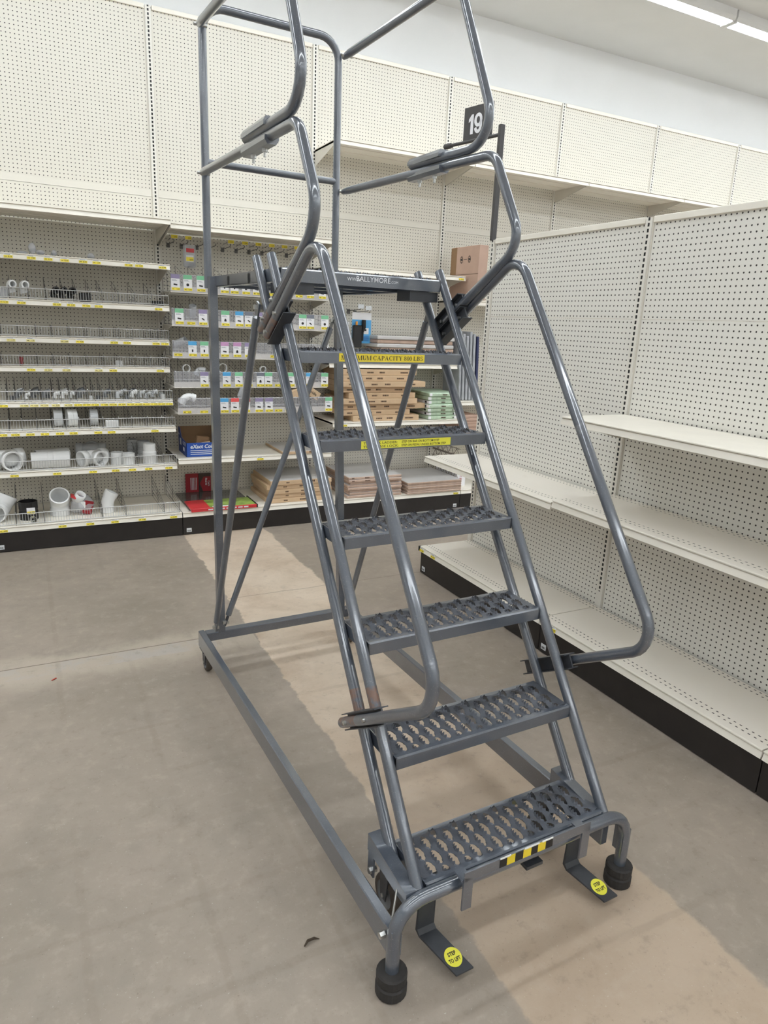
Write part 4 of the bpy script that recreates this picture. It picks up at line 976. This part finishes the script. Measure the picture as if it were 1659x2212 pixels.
for i in range(1,7):
    v,h=tread_pos(i); t=link('tread', f_tr, LD, (0,v,h)); link('grating', g_tr, t)
    if i==6:
        m=MB().mat('sticker_yellow').box(-.165,.148,-.0008,0,-.030,-.005); m.mat('ink')
        m.serif('MAXIMUM CAPACITY 800 LBS',.0140,(-.158,-.0012,-.0246),width=.300); m.build('capacity_label', t)
    if i==5:
        m=MB().mat('sticker_lemon').box(-.165,.157,-.0008,0,-.032,-.008); m.mat('ink')
        m.text('TO LOCK LADDER:',.0072,(-.158,-.0012,-.0182),width=.118,bold=.008).text('STEP ON BAR ON BOTTOM STEP',.0072,(-.025,-.0012,-.0182),width=.138,bold=.008)
        m.text('TO RELEASE LOCK:',.0072,(-.158,-.0012,-.0292),width=.122,bold=.008).text('STEP ON PEDAL UNDER BOTTOM STEP',.0072,(-.025,-.0012,-.0292),width=.164,bold=.008); m.build('instruction_label', t)
# platform
PV0=1.011; PV1=1.80; PZ=1.737
m=MB().mat(LG)
m.prism_x([(PV0,PZ-.040),(PV0,PZ-.004),(PV0+.004,PZ),(PV0+.02,PZ),(PV0+.02,PZ-.004),(PV0+.005,PZ-.006),(PV0+.005,PZ-.040)],-W2,W2)
for s in (-1,1): m.box(min(s*W2,s*(W2-.005)),max(s*W2,s*(W2-.005)),PV0,PV1,PZ-.040,PZ); m.box(min(s*W2,s*(W2-.025)),max(s*W2,s*(W2-.025)),PV0,PV1,PZ-.040,PZ-.036)
m.box(-W2,W2,PV1-.005,PV1,PZ-.040,PZ); m.box(-W2,W2,PV0+.30,PV0+.33,PZ-.036,PZ-.006); m.box(-W2,W2,PV0+.55,PV0+.58,PZ-.036,PZ-.006)
pf=m.build('platform', LD)
grating(2*W2-.012,PV0+.016,PV1-.012,PZ).build('grating', pf)
MB().mat('logo_white').text('WWW.',.011,(-.068,PV0-.0012,PZ-.024)).text('BALLYMORE',.0165,(-.034,PV0-.0012,PZ-.024),width=.128,bold=.004).text('.COM',.009,(.096,PV0-.0012,PZ-.024),width=.028).build('maker_lettering', pf)
MB().mat('ladder_dark').box(.18,.295,PV0+.01,PV0+.10,PZ-.075,PZ-.042).build('corner_bracket', pf)
MB().mat('ladder_dark').box(-.295,-.18,PV0+.01,PV0+.10,PZ-.075,PZ-.042).build('corner_bracket', pf)
# stringer tubes
def stringer(s, fn, w0, w1, rust):
    u=s*(W2+TR); p=lambda w:(u,fn(w),w); m=MB().mat(LG,True)
    if rust:
        a_,b_=rust; m.tube([p(w0),p(a_)],TR,14); m.mat('ladder_rust').tube([p(a_),p(b_)],TR,14,caps=False); m.mat(LG).tube([p(b_),p(w1)],TR,14)
    else: m.tube([p(w0),p(w1)],TR,14)
    m.build('stringer_tube', LD)
stringer(-1,vw_front,.235,1.775,(.612,.660)); stringer(-1,vw_rear,.235,1.775,(.556,.605))
stringer(1,vw_front,.235,1.768,False); stringer(1,vw_rear,.235,1.768,False)
# handrails
def rail(pts, rads, r0=None, r1=None, name='handrail', fl=False):
    path=fillet(pts,rads); m=MB().mat(LG,True)
    a=Vector(path[0]); b=Vector(path[1]); L0=(b-a).length
    if r0:
        q=a+(b-a).normalized()*r0; m.mat('ladder_rust').tube([tuple(a),tuple(q)],TR,14); path=[tuple(q)]+path[1:]
        m.mat(LG)
    if r1:
        a=Vector(path[-1]); b=Vector(path[-2]); q=a+(b-a).normalized()*r1; m.mat('ladder_rust').tube([tuple(q),tuple(a)],TR,14); path=path[:-1]+[tuple(q)]; m.mat(LG)
    if fl:
        e=Vector(path[-1]); d=(e-Vector(path[-2])).normalized(); q=e-d*.05
        m.tube(path[:-1]+[tuple(q)],TR,14,caps=False); m.tube([tuple(q),tuple(e-d*.02),tuple(e)],[TR,TR*.85,TR*.7],14)
    else: m.tube(path,TR,14)
    return m.build(name, LD)
ul=-.345; ur=.365
rail([(ul,.385,.507),(ul,-.080,.807),(ul,.613,1.797),(ul,1.00,1.531)],[.095,.085],r0=.11,r1=.10)
rail([(ur,.345,.557),(ur,-.042,.784),(ur,.673,1.809),(ur,1.01,1.592)],[.085,.08])
def ulr(v): return .36+(v-.6)*(.275-.36)/1.19
rail([(-.343,1.060,1.545),(-.346,.600,1.8366),(-.345,.755,2.087),(-.337,1.765,2.113)],[.10,.075],r0=.11,fl=True)
rail([(ulr(1.0)+.004,1.02,1.60),(ulr(.66),.658,1.838),(ulr(.815),.815,2.115),(ulr(1.79),1.79,2.122)],[.085,.075],fl=True)
rail([(-.343,1.20,2.125),(-.345,.694,2.121),(-.344,.898,2.566),(-.336,1.765,2.612)],[.085,.10],fl=True)
rail([(ulr(1.25),1.28,2.150),(ulr(.81),.806,2.148),(ulr(1.05),1.056,2.668),(ulr(1.8),1.81,2.637)],[.085,.10],fl=True)
# rear guard frame
GV=1.796
m=MB().mat(LG,True); m.tube(fillet([(-.316,GV,1.69),(-.316,GV,2.690),(.243,GV,2.690),(.248,GV,1.69)],[.085,.085]),TR,14); m.build('guard_frame', LD)
MB().mat(LG,True).tube([(-.316,GV,2.158),(.243,GV,2.158)],.0135,12).build('guard_midrail', LD)
# rear legs (square tube), cross brace, side braces
MB().mat(LG).tube([(-.304,1.763,.182),(-.306,1.768,1.735)],.0225,4,True,False,square=True).build('rear_leg', LD)
MB().mat(LG).tube([(.306,1.763,.182),(.252,1.768,1.735)],.0225,4,True,False,square=True).build('rear_leg', LD)
def brace(a,b,r=.0135,ext=.03):
    A=Vector(a);B=Vector(b);d=(B-A).normalized(); m=MB().mat('ladder_dark' if False else LG,True)
    q0=A+d*.05; q1=B-d*.05; m.tube([tuple(q0),tuple(q1)],r,10)
    s=d.cross(Vector((1,0,0))); s=(s if s.length>.1 else d.cross(Vector((0,1,0)))).normalized()*r
    th=Vector((.003,0,0)) if abs(d.x)<.3 else Vector((0,.003,0))
    for p0,p1 in ((A,q0),(q1,B)):
        vs=[p0-s-th,p0+s-th,p1+s-th,p1-s-th,p0-s+th,p0+s+th,p1+s+th,p1-s+th]
        m.add([tuple(v) for v in vs],[(0,3,2,1),(4,5,6,7),(0,1,5,4),(1,2,6,5),(2,3,7,6),(3,0,4,7)],False)
    o=m.build('brace', LD)
    m=MB().mat('zinc')
    for p_ in (A+d*.015,B-d*.015): m.box(p_.x-.014,p_.x+.014,p_.y-.007,p_.y+.007,p_.z-.007,p_.z+.007)
    m.build('bolt', o)
brace((-.337,1.108,1.63),(-.337,1.735,.205)); brace((.337,1.135,1.64),(.337,1.74,.205))
brace((.225,1.742,1.60),(-.292,1.742,.215))
# base frame
MB().mat(LG).bbox(-.401,-.374,.005,1.798,.110,.184,.003).build('base_rail', LD)
MB().mat(LG).bbox(.345,.372,.03,1.798,.110,.184,.003).build('base_rail', LD)
MB().mat(LG).bbox(-.374,.345,1.748,1.790,.143,.184,.003).build('rear_rail', LD)
# front foot bar
m=MB().mat(LG,True); m.tube(fillet([(-.389,-.012,.055),(-.389,-.012,.25),(.389,-.012,.25),(.389,-.012,.055)],[.085,.085]),.0175,14); m.build('front_bar', LD)
for s in (-1,1):
    f=MB().mat('rubber',True); f.lathe([(.001,.0),(.036,.0),(.0395,.004),(.0395,.030),(.036,.034),(.036,.040),(.0385,.044),(.0385,.062),(.035,.066),(.0175,.067)],22,smooth=False)
    o=f.build('rubber_foot', LD); o.location=(s*.389,-.012,0)
    MB().mat(LG).box(min(s*.374,s*.402),max(s*.374,s*.402),-.024,.012,.115,.19).build('rail_gusset', LD)
m=MB().mat('zinc',True).at(-.405,.006,.165,ry=-PI/2).cyl(.009,0,.014,6,smooth=False); m.build('bolt', LD)
# rear casters
def caster(u,v,r,wd,name='caster',swivel=True,top=.11):
    t=link(name, MB().mat('ladder_dark').bbox(-.026,.026,-.03,.03,top-.008-r,top-r,.002).build('x',mesh_only=True) if False else MB().mat('ladder_dark').bbox(-.028,.028,-.032,.032,top-.010,top,.002).build('caster_plate', mesh_only=True), LD, (u,v,0))
    for s in (-1,1): MB().mat('ladder_dark').prism_x([(-.03,top-.01),(.03,top-.01),(.014,r-.012),(-.014,r-.012)],s*(wd/2+.003)-.0015,s*(wd/2+.003)+.0015).build('fork', t)
    w_=MB().mat('caster_tread',True).at(0,0,r,ry=PI/2); w_.lathe([(r*.66,-wd/2),(r*.93,-wd/2),(r,-wd*.3),(r,wd*.3),(r*.93,wd/2),(r*.66,wd/2)],26)
    w_.mat('caster_hub',True).lathe([(.001,-wd*.32),(r*.3,-wd*.34),(r*.60,-wd*.30),(r*.68,-wd/2-.001)],26); w_.lathe([(r*.68,wd/2+.001),(r*.60,wd*.30),(r*.3,wd*.34),(.001,wd*.32)],26)
    w_.mat('zinc',True).tube([(0,0,-wd/2-.008),(0,0,wd/2+.008)],.006,8); w_.ident(); w_.build('wheel', t)
    return t
caster(-.372,1.755,.043,.026); caster(.352,1.755,.043,.026)
# front retractable casters with lever beams
for s in (-1,1):
    u0=-.353 if s<0 else .282; u1=u0+.036
    m=MB().mat(LG); 
    vs=[(u0,.0,.222),(u1,.0,.222),(u1,.20,.235),(u0,.20,.235),(u0,.0,.262),(u1,.0,.262),(u1,.20,.285),(u0,.20,.285)]
    m.add(vs,[(0,3,2,1),(4,5,6,7),(0,1,5,4),(1,2,6,5),(2,3,7,6),(3,0,4,7)]); m.box(u0,u0+.005,.165,.195,.17,.24); m.build('lock_lever', LD)
    MB().mat('zinc',True).at(u0-.006,.178,.185,ry=PI/2).cyl(.009,0,.022,6,smooth=False).build('bolt', LD)
    caster(-.275 if s<0 else .275,.204,.057,.034,'front_caster',top=.20)
MB().mat('zinc',True).tube([(-.338,.060,.262),(-.383,.012,.180)],.0028,6).build('pull_rod', LD)
# lock bar in front of the first tread, with hazard tape
m=MB().mat(LG); m.bbox(-.225,.190,-.055,-.050,.288,.317,.001); 
for a in (-.225,.162):
    m.box(a,a+.028,-.055,-.050,.205,.300); m.box(a,a+.028,-.052,-.012,.286,.291)
lb=m.build('lock_bar', LD)
m=MB()
x=-.118; seq=[('tape_black',.022),('tape_yellow',.026),('tape_black',.026),('tape_yellow',.026),('tape_black',.022),('tape_yellow',.026),('tape_black',.024)]
for mt,wd in seq: m.mat(mt).box(x,x+wd,-.0560,-.0549,.290,.3155); x+=wd
m.mat('white_chip').box(-.118,-.085,-.0563,-.0548,.3145,.3185).box(-.04,.008,-.0563,-.0548,.3145,.3185).box(.018,.054,-.0563,-.0548,.3145,.3185)
m.build('hazard_tape', lb)
# lift pedals
for s,uc in ((-1,-.236),(1,.272)):
    w_=.026; m=MB().mat('ladder_dark')
    prof=[(.05,.235),(.054,.235),(.050,.075),(.042,.062),(-.072,.030),(-.072,.025),(.044,.056),(.056,.072)]
    # slightly skewed strap: sweep profile with offset in u
    n=len(prof); vs=[(uc-w_+(-(v_)*.35),v_,w__) for v_,w__ in prof]+[(uc+w_+(-(v_)*.35),v_,w__) for v_,w__ in prof]
    m.add(vs,[(i,(i+1)%n,n+(i+1)%n,n+i) for i in range(n)]+[tuple(range(n-1,-1,-1)),tuple(range(n,2*n))],False)
    p_=m.build('lift_pedal', LD)
    d=MB(); cx_,cv_=uc+.0145,-.034; cz=.0425; R_d=.0235
    sl=(.062-.030)/(.042+.072)
    pt=lambda a,b,e:(cx_+a, cv_+b, .030+(cv_+b+.072)*sl+e)
    d.mat('sticker_lemon').add([pt(R_d*math.cos(2*PI*k/24),R_d*math.sin(2*PI*k/24),.0012) for k in range(24)],[tuple(range(24))])
    for txt,wd,yy in (('STEP',.024,.003),('TO LIFT',.034,-.012)):
        vs,fs,tw,_=textmesh(txt,.03); kx=wd/tw; d.mat('ink').add([pt(x_*kx-wd/2,yy+y_*.0095,.0018) for x_,y_ in vs],fs)
    d.build('step_sticker', p_)
MB().mat('ladder_dark').box(.0,.055,-.03,-.005,.212,.222).build('latch_plate', LD)
# handrail clamps: back to back channels bolted across the stringers
def clamp(s, u, c, ang, ln, wd=.042, fl=.02, name='rail_clamp', bolts=True):
    # c=(v,w) centre, ang = direction of the rail leg in the v-w plane
    m=MB().mat('ladder_dark'); cv,cw=c; dx=Vector((0,math.cos(ang),math.sin(ang))); pn=Vector((0,-math.sin(ang),math.cos(ang))); ux=Vector((1,0,0)); o=Vector((u,cv,cw))
    def slab(a0,a1,p0,p1,x0,x1):
        vs=[o+dx*a+pn*p_+ux*x_ for x_ in (x0,x1) for (a,p_) in ((a0,p0),(a1,p0),(a1,p1),(a0,p1))]
        m.add([tuple(v_) for v_ in vs],[(0,3,2,1),(4,5,6,7),(0,1,5,4),(1,2,6,5),(2,3,7,6),(3,0,4,7)],False)
    slab(-ln/2,ln/2,-wd/2,wd/2,-.0025,.0025)
    for p_ in (-wd/2,wd/2): slab(-ln/2,ln/2,p_-.0015,p_+.0015,-fl,fl)
    k=m.build(name, LD)
    if bolts:
        b=MB().mat('zinc',True)
        for a in (-ln*.3,ln*.28):
            q=o+dx*a; b.tube([tuple(q+ux*s*.038),tuple(q-ux*s*.012)],.006,6)
        b.build('bolt', k)
    return k
angL=math.atan2(1.531-1.797,1.00-.613)
clamp(-1,-.3285,(.935,1.570),angL,.17); clamp(-1,-.3285,(.965,1.607),angL,.17)
angR=math.atan2(1.592-1.809,1.01-.673)
clamp(1,.336,(.975,1.583),angR,.18); clamp(1,.336,(.995,1.626),angR,.18)
clamp(-1,-.3285,(.285,.572),math.atan2(.807-.507,-.080-.385),.22); clamp(1,.338,(.322,.570),math.atan2(.784-.557,-.042-.345),.22)
# mid rail splice clamps (plates above and below the paired rails)
for u,v0,v1,w in ((-.343,.975,1.19,2.106),(.322,1.08,1.29,2.133)):
    m=MB().mat(LG)
    for sgn in (1,-1):
        zc=w+sgn*.026
        m.prism_y([(u-.022,zc+sgn*.0),(u-.014,zc+sgn*.012),(u+.014,zc+sgn*.012),(u+.022,zc),(u+.022,zc-sgn*.012),(u-.022,zc-sgn*.012)] if sgn>0 else [(u-.022,zc+.012),(u+.022,zc+.012),(u+.022,zc),(u+.014,zc-.012),(u-.014,zc-.012),(u-.022,zc)],v0+(.0 if sgn>0 else -.01),v1)
    k=m.build('splice_clamp', LD); b=MB().mat('zinc',True)
    for v_ in (v0+.05,v1-.06): b.at(u,v_,w-.062).cyl(.009,.014,.026,6).cyl(.0045,0,.014,8)
    b.ident(); b.build('bolt', k)
for u,w in ((-.337,2.113),(.275,2.122),(-.336,2.612),(.272,2.637)):
    MB().mat('zinc',True).at(u-.019,1.768 if u<0 else 1.79,w,ry=PI/2).cyl(.006,0,.05,6).build('bolt', LD)

# ================================================================== floor litter
def litter(name,label,loc,rz,pts,r,mat): 
    o=MB().mat(mat,True).tube(pts,r,6).build(name); o.location=loc; o.rotation_euler=(0,0,rz); tag(o,label,'debris')
litter('wood_chip','dark curled chip lying on the bare concrete near the base rail',(-.39,-4.24,.004),.2,[(-.022,0,0),(-.008,.006,.004),(.01,.004,.003),(.022,-.004,0)],[.002,.004,.0035,.001],'dark_debris')
litter('red_scrap','tiny red scrap on the concrete beside the saw cut',(-.94,-2.52,.004),.5,[(-.012,0,0),(.012,.004,0)],[.002,.003],'red_debris')
